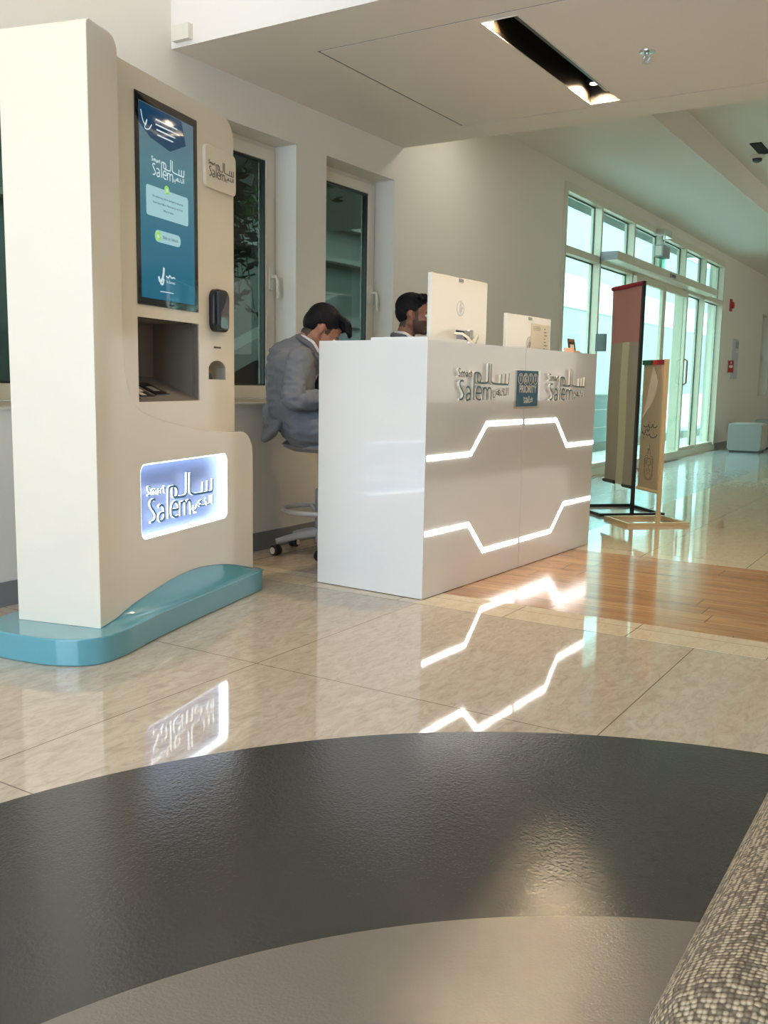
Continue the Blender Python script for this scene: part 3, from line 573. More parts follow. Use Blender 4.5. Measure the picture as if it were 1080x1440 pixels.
# document bay
bm = bmesh.new(); x0, x1, z0, z1 = RC; d0, d1 = .055, .262
def quad(bm, *q): bm.faces.new([bm.verts.new(x) for x in q])
quad(bm, (x0, d0, z0), (x0, d1, z0+.09), (x0, d1, z1), (x0, d0, z1)); quad(bm, (x1, d0, z0), (x1, d0, z1), (x1, d1, z1), (x1, d1, z0+.09)); quad(bm, (x0, d0, z1), (x0, d1, z1), (x1, d1, z1), (x1, d0, z1)); quad(bm, (x0, d1, z0+.09), (x1, d1, z0+.09), (x1, d1, z1), (x0, d1, z1)); quad(bm, (x0, d0, z0), (x1, d0, z0), (x1, d1, z0+.09), (x0, d1, z0+.09))
bay = finish('document_bay', bm, 'greyin', K)
box('rear_step', x0+.002, x0+.18, .20, .258, .96, z1-.03, 'greyin', bay, .003)
def onslope(bm, xa, xb, ya, yb, h=.002):
    zf = lambda y: z0+(y-d0)/(d1-d0)*.09
    vs_ = [bm.verts.new((x, y, zf(y)+hh)) for x in (xa, xb) for y in (ya, yb) for hh in (0, h)]
    for q in ((0, 1, 3, 2), (4, 6, 7, 5), (0, 4, 5, 1), (2, 3, 7, 6), (0, 2, 6, 4), (1, 5, 7, 3)): bm.faces.new([vs_[i] for i in q])
    return bm
rp = finish('card_reader', onslope(bmesh.new(), .52, .61, .10, .20, .004), 'black', bay); finish('reader_window', onslope(bmesh.new(), .545, .585, .13, .165, .0055), 'grey', rp)
ip = finish('instruction_label', onslope(bmesh.new(), .40, .49, .09, .20, .002), 'dark', bay); finish('printed_lines', onslope(onslope(bmesh.new(), .42, .45, .10, .15, .003), .455, .48, .13, .19, .003), 'paper', ip)
finish('scan_window', onslope(bmesh.new(), .345, .375, .075, .11, .003), 'black', bay)
# cup alcove, handset, slot, plaque, beacon
bm = bmesh.new()
for a, b in zip(cup, cup[1:]+cup[:1]): quad(bm, (a[0], .055, a[1]), (b[0], .055, b[1]), (b[0], .16, b[1]), (a[0], .16, a[1]))
bm.faces.new([bm.verts.new((a, .16, b)) for a, b in cup]); alc = finish('receipt_alcove', bm, 'kiosk', K)
plate('dark_roller', [circ(.855, .905, .05)], .075, .155, 'black', alc)
box('card_slot', .868, .924, .048, .052, 1.048, 1.055, 'black', K)
hs = plate('biometric_reader', [rrect(.829, .956, 1.114, 1.284, .034)], .022, .052, 'black', K, .008)
plate('reader_glass', [rrect(.868, .944, 1.128, 1.262, .02)], .0195, .024, mat('smoked_lens', (.10, .10, .10), .08, coat=1), hs, .001)
plate('reader_hood', [[(.838, 1.272), (.915, 1.272), (.90, 1.225), (.866, 1.19), (.862, 1.14), (.842, 1.14)]], .012, .024, mat('blue_black_plastic', (.02, .022, .035), .3), hs, .003)
pq = plate('wall_plaque', [rrect(.785, 1.036, 1.672, 1.832, .022)], .034, .05, 'kiosk', K, .003)
logo('plaque_logo', .808, 1.715, .205, .0325, .035, 'logodark', 'logodark', pq, .019)
lathe('beacon', [(.05, 0), (.05, .012), (.047, .03), (.036, .046), (.015, .053)], 'frame', K, (.42, .15, 1.966), 28)
# lit sign: a recess ringed by led, lettering standing off a pale blue panel
sgb = plate('sign_panel', [rrect(*SG, .03)], .046, .052, 'signback', K)
plate('sign_led_rim', [rrect(SG[0]+.0005, SG[1]-.0005, SG[2]+.0005, SG[3]-.0005, .03), rrect(SG[0]+.004, SG[1]-.004, SG[2]+.004, SG[3]-.004, .027)], .004, .046, 'ledcool', sgb)
logo('sign_letters', .327, .396, .475, .022, .029, 'logoblue', mat('letter_halo', (1, 1, 1), .4, emit=(.86, .94, 1), estr=1.3), sgb, .0185)

# ================================================================== COUNTER
CR = R(-2.479)
CT = thing('reception_counter', 'white reception counter with zigzag light strips and raised lettering on its front', 'counter', (3.4123, 1.9347, 0), CR)
CW, CD, CH = 1.822, .571, 1.10
SEAM = .912
ends = box('end_panel', 0, .03, .0, CD, .004, CH, 'white', CT, .002)
box('end_panel', CW-.03, CW, .032, CD, .004, CH, 'white', CT, .002)
box('front_panel', .0302, SEAM-.0018, 0, .03, .004, CH, 'white', CT, .0012); box('front_panel', SEAM+.0018, CW, 0, .03, .004, CH, 'white', CT, .0012)
box('seam_strip', SEAM-.0018, SEAM+.0018, .012, .028, .004, CH-.002, 'logoside', CT)
box('ledge', .0302, CW-.03, .0305, .17, CH-.02, CH-.001, 'white', CT, .001)
box('desk_top', .0302, CW-.03, .0305, .53, .835, .86, 'white', CT, .002)
def strip(pts):
    bm = bmesh.new(); ribbon(bm, pts, .0185, -.0022, .004); o = finish('light_strip', bm, 'led', CT); return o
strip([(.012, .607), (.388, .607), (.532, .740), (.898, .740)]); strip([(.930, .739), (1.300, .739), (1.450, .598), (1.822, .598)])
strip([(.012, .284), (.385, .284), (.530, .143), (.892, .143)]); strip([(.921, .144), (1.286, .144), (1.440, .277), (1.814, .276)])
logo('front_lettering', .228, .848, .480, -.016, -.004, 'logoteal', 'logoside', CT, .0165); logo('front_lettering', 1.158, .842, .470, -.016, -.004, 'logoteal', 'logoside', CT, .0165)
for x, z, w_ in ((.235, .85, .46), (1.165, .845, .45)):
    bm = bmesh.new()
    for k in range(7): bx(bm, x+w_*(.05+.15*k), x+w_*(.05+.15*k)+.004, -.006, 0, z+.02, z+.024)
def cpt(x, y, z=0): return Matrix.Translation((3.4123, 1.9347, 0)) @ Matrix.Rotation(CR, 4, 'Z') @ Vector((x, y, z))
# priority sign in its clear sleeve
ps = thing('priority_sign', 'blue PRIORITY sign in a clear sleeve taped to the middle of the counter front', 'sign', cpt(.93, -.0035, .80), CR)
plate('sleeve', [rrect(-.147, .147, .003, .195, .006)], -.0030, -.0005, 'acrylic', ps)
cdp = box('card', -.115, .115, -.0046, -.003, .016, .190, 'navy', ps)
for k in range(4):
    cx_ = -.0825+.055*k; bm = bmesh.new(); ribbon(bm, circ(cx_, .150, .0235, 24, .026), .0035, -.0056, -.0046, closed=True)
    if k in (0, 2, 3): ribbon(bm, [(cx_, .138), (cx_, .158)], .007, -.0056, -.0046); ribbon(bm, circ(cx_, .165, .0035, 8), .004, -.0056, -.0046, closed=True)
    else: ribbon(bm, smooth_pts([(cx_+.012, .135), (cx_-.01, .16), (cx_, .170), (cx_+.008, .16), (cx_-.012, .145), (cx_-.004, .134), (cx_+.012, .148)]), .0045, -.0056, -.0046)
    finish('icon', bm, 'paper', cdp)
text('wording', 'PRIORITY', .052, 'paper', cdp, 0, -.0052, .083, .86, 'CENTER', .001, bold=.0006)
logo('sign_logo', -.045, .032, .10, -.0056, -.0046, 'paper', 'paper', cdp, .03)
# folder at the corner
tag(box('document_folder', 0, .33, 0, .285, 0, .013, 'white', None, .003, cpt(.012, .012, CH), CR), 'flat white folder lying on the near left corner of the white counter', 'folder')
# monitors, their backs to the visitors
def monitor(label, x0, x1, ztop, off, neck):
    mz = .86
    t = thing('monitor', label, 'monitor', cpt((x0+x1)/2, off, mz), CR, 'monitors behind the counter'); w_ = (x1-x0)/2; hh = ztop-mz
    plate('screen_case', [rrect(-w_, w_, hh-.335, hh, .006)], 0, .022, 'white', t, .003)
    box('screen_glass', -w_+.006, w_-.006, .022, .024, hh-.325, hh-.006, 'blackgloss', t)
    v_ = box('top_vent', -.022, .022, -.002, 0, hh-.022, hh-.006, 'grey', t)
    bm = bmesh.new(); ribbon(bm, circ(0, hh-.145, .033, 28), .0035, -.0015, .001, closed=True)
    ribbon(bm, [(-.012, hh-.165), (.004, hh-.118)], .005, -.0015, .001); ribbon(bm, [(-.004, hh-.143), (.004, hh-.140), (-.002, hh-.165)], .004, -.0015, .001); ribbon(bm, [(-.004, hh-.182), (.010, hh-.135), (.018, hh-.138), (.012, hh-.160), (.003, hh-.16)], .005, -.0015, .001); finish('round_logo', bm, 'chrome', t)
    nk = lathe('stand_neck', [(.020, .012), (.020, neck)], 'chrome', t, (.035, -.032, 0), 20)
    lathe('stand_foot', [(.10, 0), (.10, .008), (.03, .014)], 'chrome', t, (.035, -.01, 0), 32)
    box('hinge', -.03, .055, -.045, 0, neck-.055, neck-.006, 'grey', t, .006)
    return t
m1 = monitor('taller white desktop monitor with round logo and loose cables, back turned, left on counter', .397, .930, 1.424, .235, .318)
m2 = monitor('lower white desktop monitor with a paper notice on its back, right on counter', 1.155, 1.695, 1.293, .235, .235)
for pts, r_, mt_ in (([(.56, .205, 1.155), (.575, .17, 1.155), (.60, .15, 1.135), (.635, .14, 1.10)], .006, 'paper'), ([(.595, .215, 1.17), (.60, .18, 1.165), (.60, .165, 1.13), (.598, .17, 1.10)], .0055, 'black'), ([(.66, .20, 1.10), (.665, .16, 1.125), (.69, .15, 1.155), (.715, .16, 1.145), (.72, .18, 1.10)], .005, 'paper')):
    q = [cpt(*p_) for p_ in pts]
    lab = {'black': 'short black power cable behind the taller monitor stand'}.get(mt_, 'white cable with a plug looping beside the taller monitor stand' if r_ == .006 else 'thin white cable curling up right of the monitor stand')
    tag(tubes('cable', [v_ - q[-1] for v_ in q], r_, mt_, None, 8, loc=q[-1]), lab, 'cable')
nt_ = thing('notice_paper', 'white printed notice stuck to the back of the lower monitor', 'notice', cpt(1.555, .2335, 1.06), CR)
sh = box('sheet', -.115, .115, -.001, 0, .03, .195, 'paper', nt_)
bm = bmesh.new()
for k in range(8):
    ribbon(bm, [(.05, .172-.018*k), (.05+.014+.012*((k*7) % 3), .172-.018*k)], .004, -.0016, -.001)
for k in range(4): ribbon(bm, [(-.09, .180-.006*k), (-.0, .180-.006*k)], .001, -.0016, -.001)
finish('printed_lines', bm, 'ink', nt_)
hd = thing('leaflet_holder', 'small wooden card holder with a dark leaflet at the right end of the counter', 'card holder', cpt(1.70, .10, CH), CR)
plate('wooden_stand', [[(-.05, 0), (.05, 0), (.05, .012), (.03, .016), (-.03, .016), (-.05, .03)]], -.03, .03, 'pinkwood', hd, .002)
lf_ = plate('leaflet', [rect(-.045, .045, .016, .082)], -.006, 0, 'amber', hd); lf_.rotation_euler = (R(-10), 0, 0)
box('leaflet_caption', -.03, .02, -.008, -.006, .028, .05, 'paper', lf_); box('leaflet_picture', -.035, .035, -.0075, -.006, .066, .078, mat('orange_print', srgb(170, 88, 44), .5), lf_)

# ================================================================== STOOLS
def stool(label, loc):
    t = thing('office_stool', label, 'stool', loc, R(12), 'stools behind the counter')
    bm = lathe('', [(.05, .552), (.14, .560), (.185, .575), (.205, .592), (.19, .604), (.10, .606), (.02, .604)], None, bm=bmesh.new(), seg=40); auto_smooth(finish('seat', bm, 'stoolgrey', t), 40)
    s_ = lathe('seat_shell', [(.05, .545), (.15, .553), (.196, .572), (.207, .588), (.207, .591), (.14, .575)], 'grey', t, seg=40)
    box('tilt_handle', -.215, -.17, -.05, -.02, .562, .574, 'lightgrey', t, .004).rotation_euler = (0, 0, R(30))
    lathe('piston', [(.016, .30), (.016, .55)], 'dark', t, seg=20); lathe('column', [(.03, .06), (.03, .345), (.024, .35)], 'grey', t, seg=24)
    bm = bmesh.new(); tube(bm, [(.2*math.cos(k*math.pi/20), .2*math.sin(k*math.pi/20), .238) for k in range(40)], .013, 10, closed=True); rg = auto_smooth(finish('foot_ring', bm, 'lightgrey', t), 50)
    bm = bmesh.new()
    for k in range(3): a = R(120*k+40); tube(bm, [(.02*math.cos(a), .02*math.sin(a), .20), (.19*math.cos(a), .19*math.sin(a), .236)], .009, 8)
    finish('ring_spokes', bm, 'lightgrey', rg)
    for k in range(5):
        a = R(72*k+132); c_, s2 = math.cos(a), math.sin(a)
        bm = bmesh.new(); tube(bm, [(.02*c_, .02*s2, .115), (.14*c_, .14*s2, .098), (.245*c_, .245*s2, .075)], [.026, .020, .015], 8); lg = auto_smooth(finish('leg', bm, 'lightgrey', t), 50)
        bm = bmesh.new()
        for sd_ in (-1, 1):
            o_ = Matrix.Translation((.248*c_, .248*s2, .0285)) @ Matrix.Rotation(a+.5, 4, 'Z')
            w_ = lathe('', [(.027, .004), (.028, .010), (.028, .020), (.022, .024)], None, bm=bmesh.new(), seg=20, axis='X')
            if sd_ < 0: bmesh.ops.scale(w_, vec=(-1, 1, 1), verts=w_.verts)
            bmesh.ops.transform(w_, matrix=o_, verts=w_.verts); tm = bpy.data.meshes.new('t'); w_.to_mesh(tm); w_.free(); bm.from_mesh(tm); bpy.data.meshes.remove(tm)
        cs = auto_smooth(finish('caster', bm, 'rubber', lg), 40)
        for sd_ in (-1, 1):
            o_ = Matrix.Translation((.248*c_, .248*s2, .0285)) @ Matrix.Rotation(a+.5, 4, 'Z'); w_ = lathe('', [(.018, sd_*.0242), (.018, sd_*.026)], None, bm=bmesh.new(), seg=16, axis='X'); bmesh.ops.transform(w_, matrix=o_, verts=w_.verts)
            finish('hub', w_, 'frame', cs)
    return t
st1 = stool('grey office stool with foot ring on casters under the seated man left of the counter', (4.05, 2.935, 0))
st2 = copy_tree(st1); st2.location = (5.02, 2.92, 0); st2['label'] = 'grey office stool behind the counter under the bearded man'

# ================================================================== PEOPLE
def head_prims():
    P = [('e', (-.012, 0, .035), (.098, .075, .086)), ('e', (.030, 0, -.028), (.062, .060, .085)), ('c', (.062, 0, -.088), .026, (-.008, .045, -.045), .03), ('c', (.062, 0, -.088), .026, (-.008, -.045, -.045), .03),
         ('e', (.070, 0, -.094), (.022, .026, .018)), ('c', (.072, -.032, .022), .016, (.072, .032, .022), .016), ('c', (.088, 0, .014), .008, (.108, 0, -.024), .0115), ('e', (.098, .011, -.028), (.010, .007, .007)), ('e', (.098, -.011, -.028), (.010, .007, .007)),
         ('e', (.080, 0, -.053), (.013, .024, .006)), ('e', (.078, 0, -.063), (.012, .021, .007)), ('e', (.055, .04, -.02), (.03, .018, .02)), ('e', (.055, -.04, -.02), (.03, .018, .02))]
    for s_ in (-1, 1):
        P += [('e', (-.012, s_*.079, .004), (.016, .007, .026), Matrix.Rotation(-.2, 3, 'Y')), ('e', (-.004, s_*.076, -.02), (.010, .008, .012)), ('c', (-.022, s_*.080, .022), .006, (-.026, s_*.082, -.008), .005)]
    return P
def xf_prims(P, mt):
    out = []; r3 = mt.to_3x3()
    for q in P:
        if q[0] == 'c': out.append(('c', mt @ Vector(q[1]), q[2], mt @ Vector(q[3]), q[4]))
        else: out.append(('e', mt @ Vector(q[1]), q[2], r3 @ (q[3] if len(q) > 3 else Matrix.Identity(3))))
    return out
def hand_prims(w, d, side, curl=.9):
    """palm + four bent fingers of unequal length + thumb; w wrist, d forward direction, palm faces down-inward"""
    d = Vector(d).normalized(); u_ = Vector((0, 0, 1)); lat = d.cross(u_).normalized()*side; nrm = lat.cross(d)*side
    w = Vector(w); P = [('c', w, .024, w+d*.03, .027)]
    for k in range(4): P.append(('c', w+d*.02+lat*(.022-.0145*k)*1.0, .014, w+d*.088+lat*(.030-.020*k), .0115))
    for k, L in enumerate((.068, .078, .072, .056)):
        p0 = w+d*.088+lat*(.030-.020*k); q = p0; ang = .25
        for seg, (f_, r_) in enumerate(((.45, .0098), (.32, .0088), (.23, .0078))):
            ang += curl*.6; v_ = d*math.cos(ang) - Vector((0, 0, 1))*math.sin(ang); q2 = q + v_*L*f_; P.append(('c', q, r_+.0006, q2, r_)); q = q2
    t0 = w+d*.025+lat*.026; t1 = t0+d*.032+lat*.024-Vector((0, 0, .008)); t2 = t1+d*.030+lat*.004-Vector((0, 0, .012)); P += [('c', t0, .013, t1, .011), ('c', t1, .0105, t2, .0085)]
    return P
def person(label, loc, rz, head_c, pitch, tilt, lean, beard, tone, hairstyle, suit_hem):
    tl = Matrix.Rotation(tilt, 3, 'Y'); turn = 0
    hm = Matrix.Translation(head_c) @ Matrix.Rotation(turn, 4, 'Z') @ Matrix.Rotation(pitch, 4, 'Y')
    ch = Vector((lean[0], 0, .97)); nb = Vector((lean[1], 0, lean[2]))
    sh = [Vector((lean[3], s_*.175, lean[2]-.075)) for s_ in (-1, 1)]
    el = [Vector((.005, -.255, .815)), Vector((.06, .25, .82))]; wr = [Vector((.265, -.135, .845)), Vector((.30, .12, .85))]
    hip = [Vector((.10, s_*.09, .688)) for s_ in (-1, 1)]; kn = [Vector((.52, s_*.12, .675)) for s_ in (-1, 1)]; an = [Vector((.47, s_*.11, .32)) for s_ in (-1, 1)]
    hb = hm @ Vector((-.03, 0, -.055))
    B = xf_prims(head_prims(), hm) + [('c', nb-Vector((.0, 0, .03)), .062, hb, .054), ('c', hb, .054, hm @ Vector((.01, 0, -.03)), .05)]
    B += [('c', nb-Vector((.02, 0, .06)), .085, ch, .11), ('c', ch, .11, (.02, 0, .82), .105), ('c', (.02, 0, .82), .105, (.10, 0, .70), .10)]
    for i, s_ in enumerate((-1, 1)):
        B += [('c', nb-Vector((.02, 0, .05)), .05, sh[i], .048), ('c', sh[i], .044, el[i], .030), ('c', el[i], .030, wr[i], .024), ('c', hip[i], .08, kn[i], .055), ('c', kn[i], .052, an[i], .034), ('c', an[i], .034, an[i]+Vector((.11, 0, -.045)), .026)]
        B += hand_prims(wr[i], (1, .35*(-s_), -.1), -s_ , .8)
    body = link('person', blob_mesh(B, .0055, 3), None, None, loc, rz); me = body.data
    for k in ('skin' if tone == 0 else 'skindark', 'fade', 'lip'): me.materials.append(M[k])
    inv = hm.inverted()
    for p_ in me.polygons:
        q = inv @ p_.center
        p_.material_index = 0
        if abs(q.y) < .1 and abs(q.x) < .13 and abs(q.z) < .15:
            if q.x > .07 and -.072 < q.z < -.046 and abs(q.y) < .024: p_.material_index = 2
            if beard and q.z < -.028 and q.x > .005 and not (q.x > .07 and -.070 < q.z < -.048 and abs(q.y) < .022) and q.z < -.030-.0*q.x and (q.x < .088 or q.z < -.036): p_.material_index = 1
            if .012 < q.x < .034 and abs(q.y) > .05 and q.z > (-.03 if beard else -.004): p_.material_index = 1
            if q.x < -.04 and q.z > -.075: p_.material_index = 1
    tag(body, label, 'person')
    for s_ in (-1, 1):
        e = bmesh.new(); ell(e, hm @ Vector((.0775, s_*.031, .001)), (.0115, .0115, .008)); eo = finish('eye', e, 'eye', body, smooth=True)
        e = bmesh.new(); ell(e, hm @ Vector((.0868, s_*.031, .001)), (.004, .0055, .0055)); finish('iris', e, 'iris', eo, smooth=True)
        e = bmesh.new(); tube(e, [hm @ Vector((.087-abs(k)*.0, s_*(.016+.011*k), .0235+(.004 if k == 1 else 0)-(.004 if k == 3 else 0)) ) - hm.to_3x3() @ Vector((.004*k*k*.35, 0, 0)) for k in range(4)], [.0032, .004, .0035, .002], 6); finish('eyebrow', e, 'hair', body)
    # hair
    H = [('e', (-.022, 0, .052), (.098, .080, .083)), ('e', (-.055, 0, .02), (.062, .070, .075)), ('c', (-.035, .072, .03), .014, (.012, .068, .03), .010), ('c', (-.035, -.072, .03), .014, (.012, -.068, .03), .010)]
    rnd_ = random.Random(3+beard)
    for k in range(46):
        y = rnd_.uniform(-.062, .062); x0_ = rnd_.uniform(-.06, .03); fr_ = hairstyle
        p0 = Vector((x0_, y, .118-.25*abs(y)-.5*max(0, -x0_)**1.2)); p1 = p0+Vector((.055*fr_, rnd_.uniform(-.02, .02), .006)); p2 = p1+Vector((.035*fr_, rnd_.uniform(-.015, .015), -.030*fr_))
        H += [('c', p0, .012, p1, .011), ('c', p1, .011, p2, .007)]
    link('hair', blob_mesh(xf_prims(H, hm), .005, 1, .0022, 60), 'hair', body)
    # clothes
    J = [('c', nb+tl @ Vector((-.025, 0, .0)), .052, ch+Vector((-.02, 0, .055)), .10), ('c', nb-Vector((.0, 0, .065)), .088, ch, .130), ('c', ch+Vector((0, .05, 0)), .122, (.02, .045, .80), .122), ('c', ch+Vector((0, -.05, 0)), .122, (.02, -.045, .80), .122), ('c', (.02, .04, .80), .122, (.09, .05, .70), .125), ('c', (.02, -.04, .80), .122, (.09, -.05, .70), .125)]
    for i, s_ in enumerate((-1, 1)):
        J += [('c', nb-Vector((.01, 0, .05)), .058, sh[i], .056), ('c', (.08, s_*.10, .70), .095, (.25, s_*.115, .70), .088)]
    J += [('e', (.13, 0, .705), (.19, .20, .085)), ('e', (.20, -.13, .69), (.17, .075, .085)), ('e', (.20, .13, .69), (.17, .075, .085))]
    if suit_hem: J += [('e', (-.075, -.075, .672), (.026, .085, .075), Matrix.Rotation(R(42), 3, 'Y')), ('e', (-.07, .09, .675), (.026, .075, .07), Matrix.Rotation(R(38), 3, 'Y')), ('c', (-.06, 0, .76), .06, (-.07, .0, .70), .035)]
    jk = link('jacket', blob_mesh(J, .007, 3, .0085, 11), 'suit', body)
    for i in (0, 1):
        mid = el[i]+(sh[i]-el[i])*.12; fe = el[i]+(wr[i]-el[i])*.12
        link('sleeve', blob_mesh([('c', sh[i], .063, mid, .055), ('c', mid, .056, fe, .053), ('c', fe, .052, wr[i]-Vector((.02, 0, 0)), .040), ('e', sh[i]+(el[i]-sh[i])*.72, (.060, .057, .016)), ('e', fe, (.058, .055, .05)), ('e', el[i]+(wr[i]-el[i])*.45, (.014, .052, .05))], .006, 2, .007, 15), 'suit', jk)
    jcol = [nb + tl @ Vector((.004+.074*math.cos(R(40+280*k/24)), .074*math.sin(R(40+280*k/24)), .010-.034*max(0, math.cos(R(40+280*k/24))))) for k in range(25)]
    jb = bmesh.new(); tube(jb, jcol, .0165, 8); auto_smooth(finish('jacket_collar', jb, 'suitdark', jk), 60)
    # V of the shirt, collar, tie
    zc = nb.z
    Sh = [('c', nb+Vector((.035, 0, -.06)), .060, ch+Vector((.060, 0, .0)), .088), ('c', nb+Vector((.0, 0, -.03)), .062, nb+Vector((.012, 0, .004)), .058)]
    link('shirt', blob_mesh(Sh, .008, 3), 'shirt', body)
    cb2 = bmesh.new(); ax_ = (hb-nb).normalized()
    ringpts = [nb + tl @ Vector((.008+.066*math.cos(R(28+304*k/24)), .064*math.sin(R(28+304*k/24)), .028-.030*max(0, math.cos(R(28+304*k/24))) + ax_.x*.0)) for k in range(25)]
    cbm = bmesh.new(); tube(cbm, ringpts, [.0075+.008*abs(k-12)/12 for k in range(25)], 8); auto_smooth(finish('collar', cbm, 'shirt', body), 60)
    for s_ in (-1, 1):
        lp = bmesh.new(); a_ = nb+tl @ Vector((.05, s_*.066, -.008)); b_ = Vector((.165, s_*.02, .845)); pts = []
        for k in range(11):
            t = k/10; c_ = a_.lerp(b_, t)+Vector((.045*math.sin(t*3.1)+.012, s_*.012*math.sin(t*3.1), 0)); w_ = .012+.034*math.sin(min(1, t*2.2)*1.57)*(1-t)**.6
            pts.append((c_, c_+Vector((-.018, s_*w_*1.1, .004))))
        for th in (0,):
            V0 = [lp.verts.new(q[0]) for q in pts]; V1 = [lp.verts.new(q[1]+Vector((.006, 0, 0))) for q in pts]; V2 = [lp.verts.new(q[1]-Vector((.008, 0, 0))) for q in pts]; V3 = [lp.verts.new(q[0]-Vector((.012, 0, 0))) for q in pts]
            for A, B_ in ((V0, V1), (V1, V2), (V2, V3), (V3, V0)):
                for k in range(10): lp.faces.new((A[k], A[k+1], B_[k+1], B_[k]))
        auto_smooth(finish('lapel', lp, 'suitdark', jk), 40)
    tb = bmesh.new(); tube(tb, [nb+Vector((.076, 0, -.012)), nb+Vector((.090, 0, -.045)), ch+Vector((.150, 0, .03)), Vector((.165, 0, .85))], [.014, .012, .022, .026], 8); bmesh.ops.scale(tb, vec=(1, 1, 1), verts=tb.verts); auto_smooth(finish('tie', tb, 'tie', body), 60)
    T = []
    for i in (0, 1): T += [('c', hip[i]+Vector((-.02, 0, 0)), .092, kn[i], .068), ('c', kn[i], .066, an[i]+Vector((0, 0, .03)), .050)]
    T += [('c', hip[0], .09, hip[1], .09)]
    link('trousers', blob_mesh(T, .009, 3, .005, 8), 'suit', body)
    for i in (0, 1):
        link('shoe', blob_mesh([('c', an[i]+Vector((-.02, 0, -.055)), .038, an[i]+Vector((.14, 0, -.062)), .034), ('c', an[i]+Vector((0, 0, -.02)), .040, an[i]+Vector((.05, 0, -.05)), .036)], .008, 3), 'shoe', body)
        cf = bmesh.new(); dv = (wr[i]-el[i]).normalized(); tube(cf, [wr[i]-dv*.03, wr[i]+dv*.004], [.034, .033], 14); auto_smooth(finish('cuff', cf, 'shirt', body), 50)
    return body
person('man in grey suit seated bent over on a stool left of the counter', (3.86, 3.02, 0), R(-48), Vector((.180, 0, 1.178)), R(41), R(34), (0.02, .105, 1.095, .05), 0, 0, 1.15, True)
person('bearded man behind the counter, face half hidden by the taller monitor', (4.93, 3.05, 0), R(-66), Vector((.135, 0, 1.325)), R(4), R(8), (.05, .075, 1.185, .05), 1, 1, .6, False)

# ================================================================== BANNERS
va = math.atan2(.69, .72)
def banner_base(t, m_, L, W_, r_=.0125):
    for nm, (xa, xb, ya, yb) in (('base_bar', (-r_, r_, -L/2, L/2)), ('base_bar', (W_-r_, W_+r_, -L/2, L/2)), ('base_bar', (r_, W_-r_, -L/2, -L/2+2*r_)), ('base_bar', (r_, W_-r_, L/2-2*r_, L/2))):
        box(nm, xa, xb, ya, yb, .0, .022, m_, t, .002)
fbn = thing('flag_banner', 'tall flag banner with faded red top and grey stripes on a black stand', 'banner', (6.58, 2.02, 0.001), va)
banner_base(fbn, 'black', .50, .50); box('pole', -.011, .011, -.011, .011, .022, 1.645, 'black', fbn, .002)
def cloth(name, xa, xb, za, zb, m_, parent, y0=-.001, sag=None, ph=0, amp=1):
    bm = bmesh.new(); nx, nz = 14, 24; G = []
    for i in range(nx+1):
        for j in range(nz+1):
            x = xa+(xb-xa)*i/nx; z = za+(zb-za)*j/nz; s_ = (sag(x) if sag else 0)*(1-j/nz)
            G.append(bm.verts.new((x, y0+amp*(.006*math.sin(x*14+ph)+.003*math.sin(z*7+x*5)), z+s_)))
    for i in range(nx):
        for j in range(nz): bm.faces.new([G[i*(nz+1)+j], G[(i+1)*(nz+1)+j], G[(i+1)*(nz+1)+j+1], G[i*(nz+1)+j+1]])
    r_ = bmesh.ops.solidify(bm, geom=bm.faces[:], thickness=.0015); o = finish(name, bm, m_, parent); auto_smooth(o, 50); return o
cloth('red_field', .012, .482, 1.235, 1.618, 'pinkcloth', fbn); cloth('grey_stripe', .012, .170, .215, 1.235, 'greycloth', fbn); cloth('pale_stripe', .170, .305, .205, 1.235, 'palecloth', fbn); cloth('grey_stripe', .305, .482, .215, 1.235, 'greycloth', fbn)
tubes('top_rod', [(.0, 0, 1.632), (.49, 0, 1.632)], .016, 'redcloth', fbn, 10); tubes('lower_rod', [(.0, 0, .205), (.165, 0, .205)], .014, 'black', fbn, 10); tubes('lower_rod', [(.31, 0, .212), (.485, 0, .212)], .014, 'black', fbn, 10)
sbn = thing('emblem_banner', 'shorter cream banner with dark script and bird emblem on a gold stand', 'banner', (6.215, 1.73, .001), va)
banner_base(sbn, 'gold', .45, .33); box('pole', -.012, .012, -.012, .012, .022, 1.10, 'gold', sbn, .002)
cl = cloth('cloth', .012, .318, .235, 1.072, 'cream', sbn, amp=.2)
tubes('top_rod', [(.0, 0, 1.086), (.325, 0, 1.086)], .008, 'gold', sbn, 8); tubes('lower_rod', [(0, 0, .224), (.32, 0, .224)], .012, 'gold', sbn, 8)
for xa, xb, m_ in ((.012, .11, 'redcloth'), (.11, .17, 'red'), (.17, .215, 'black'), (.215, .318, 'green')): box('ribbon', xa, xb, -.013, .011, 1.066, 1.098, m_, sbn)
def onb(bm, pts, w_): return ribbon(bm, [(x, z) for x, z in pts], w_, .0085, .0098)
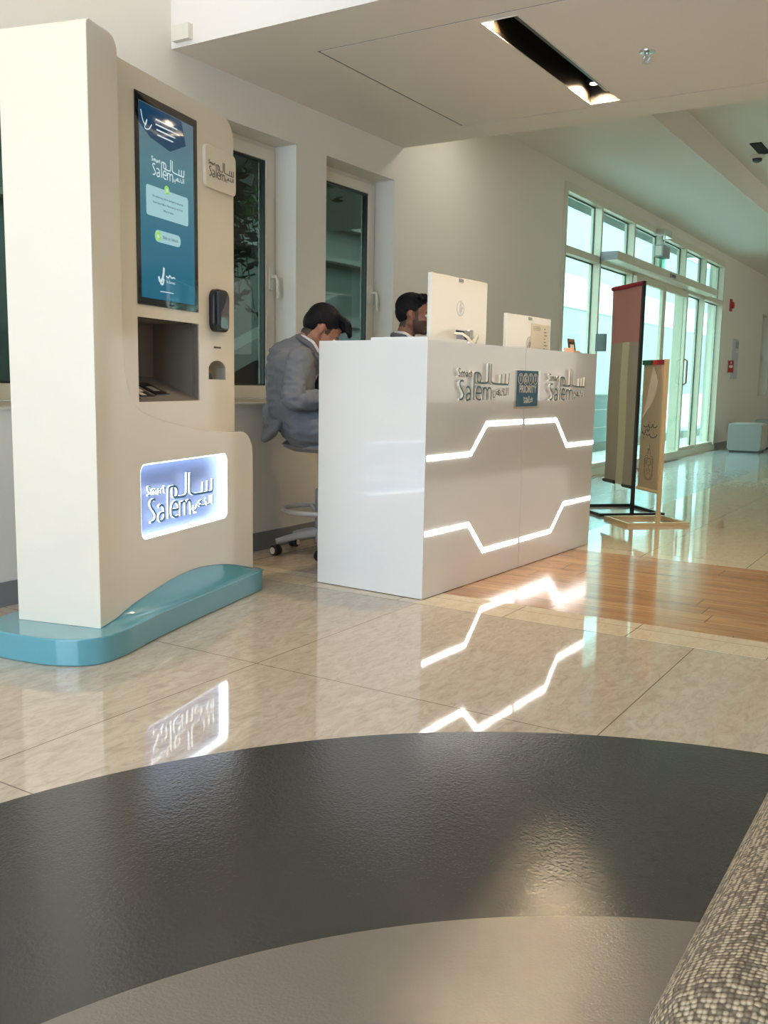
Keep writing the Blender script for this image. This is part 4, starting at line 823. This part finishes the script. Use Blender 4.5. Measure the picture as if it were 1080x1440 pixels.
# the banner is read from the pole outwards on its visible side
yv2 = .010
def printed(name, strokes, m_, w_):
    bm = bmesh.new()
    for s_ in strokes: ribbon(bm, smooth_pts(s_), w_, .0052, .0036)
    return finish(name, bm, m_, cl)
mir = lambda L: [[(.165-x, z) for x, z in s_] for s_ in L]
plate('abstract_print', [[(.30, .70), (.24, .84), (.20, .98), (.17, 1.05), (.10, .95), (.13, .86), (.20, .78)]], -.0, .0038, 'creamgrey', cl)
plate('red_corner', [[(.013, 1.06), (.07, 1.06), (.05, .98), (.013, .92)]], -.0, .0034, mat('pale_red_print', srgb(204, 150, 134), .85), cl)
printed('script', mir([[(-.10, .655), (-.07, .648), (-.04, .652), (-.03, .668), (-.02, .650), (.0, .648), (.02, .652), (.03, .672), (.04, .652), (.07, .65), (.09, .664)], [(-.02, .682), (-.012, .680)], [(.05, .69), (.058, .688)],
  [(-.12, .60), (-.11, .615), (-.09, .595), (-.075, .61), (-.065, .632)], [(-.10, .577), (-.085, .572)], [(-.06, .598), (-.03, .592), (-.01, .602), (.0, .59), (.02, .582), (.05, .582), (.08, .59), (.095, .605)], [(-.05, .635), (-.03, .622), (-.01, .64)], [(.04, .612), (.048, .61)]]), 'ink', .0055)
em = []
for s_ in (-1, 1):
    for k in range(4): em.append([(s_*.018, .455-.012*k), (s_*(.05+.002*k), .452-.022*k), (s_*(.062-.002*k), .415-.032*k), (s_*(.048-.006*k), .375-.028*k)])
    em.append([(s_*.006, .50), (s_*.014, .485), (s_*.02, .465)]); em.append([(s_*.05, .345), (s_*.035, .315), (0, .295)])
em += [[(0, .53), (.004, .515), (0, .50), (-.012, .502), (-.018, .495)], circ(0, .415, .026, 14)+[(.026, .415)], [(-.03, .33), (0, .342), (.03, .33)], [(-.02, .37), (-.02, .345)], [(.02, .37), (.02, .345)], [(0, .385), (0, .35)]]
printed('bird_emblem', mir(em), 'emblem', .0055)
printed('emblem_scroll', mir([[(-.045, .322), (-.025, .302), (0, .294), (.025, .302), (.045, .322)], [(-.04, .312), (-.02, .296), (0, .289), (.02, .296), (.04, .312)]]), 'emblemred', .005)

# ================================================================== ARMCHAIR (only its near arm reaches the picture)
ac = thing('armchair', 'tweed upholstered armchair arm at the lower right corner of the photo', 'armchair', (0, 0, 0.005))
def soft(name, x0, x1, y0, y1, z0, z1, r_, par=None, m_='tweed'):
    bm = bx(bmesh.new(), x0, x1, y0, y1, z0, z1); bmesh.ops.bevel(bm, geom=bm.edges[:], offset=r_, segments=6, affect='EDGES', profile=.5)
    o = finish(name, bm, m_, par or ac); auto_smooth(o, 60); return o
soft('arm', .43, 1.16, -.12, .127, .16, .614, .06)
soft('arm', .43, 1.16, -.88, -.66, .16, .60, .055)
soft('seat', .46, 1.05, -.655, -.105, .18, .43, .05); soft('backrest', 1.03, 1.24, -.88, .118, .16, .74, .06)
tubes('piping', [(.452, .085, .18), (.448, .085, .54), (.450, .06, .578), (.450, -.06, .578)], .006, 'tweed', ac, 8)
for x in (.5, 1.14):
    for y in (-.82, .05): lathe('leg', [(.016, 0), (.024, .17)], 'dark', ac, (x, y, 0), 16)
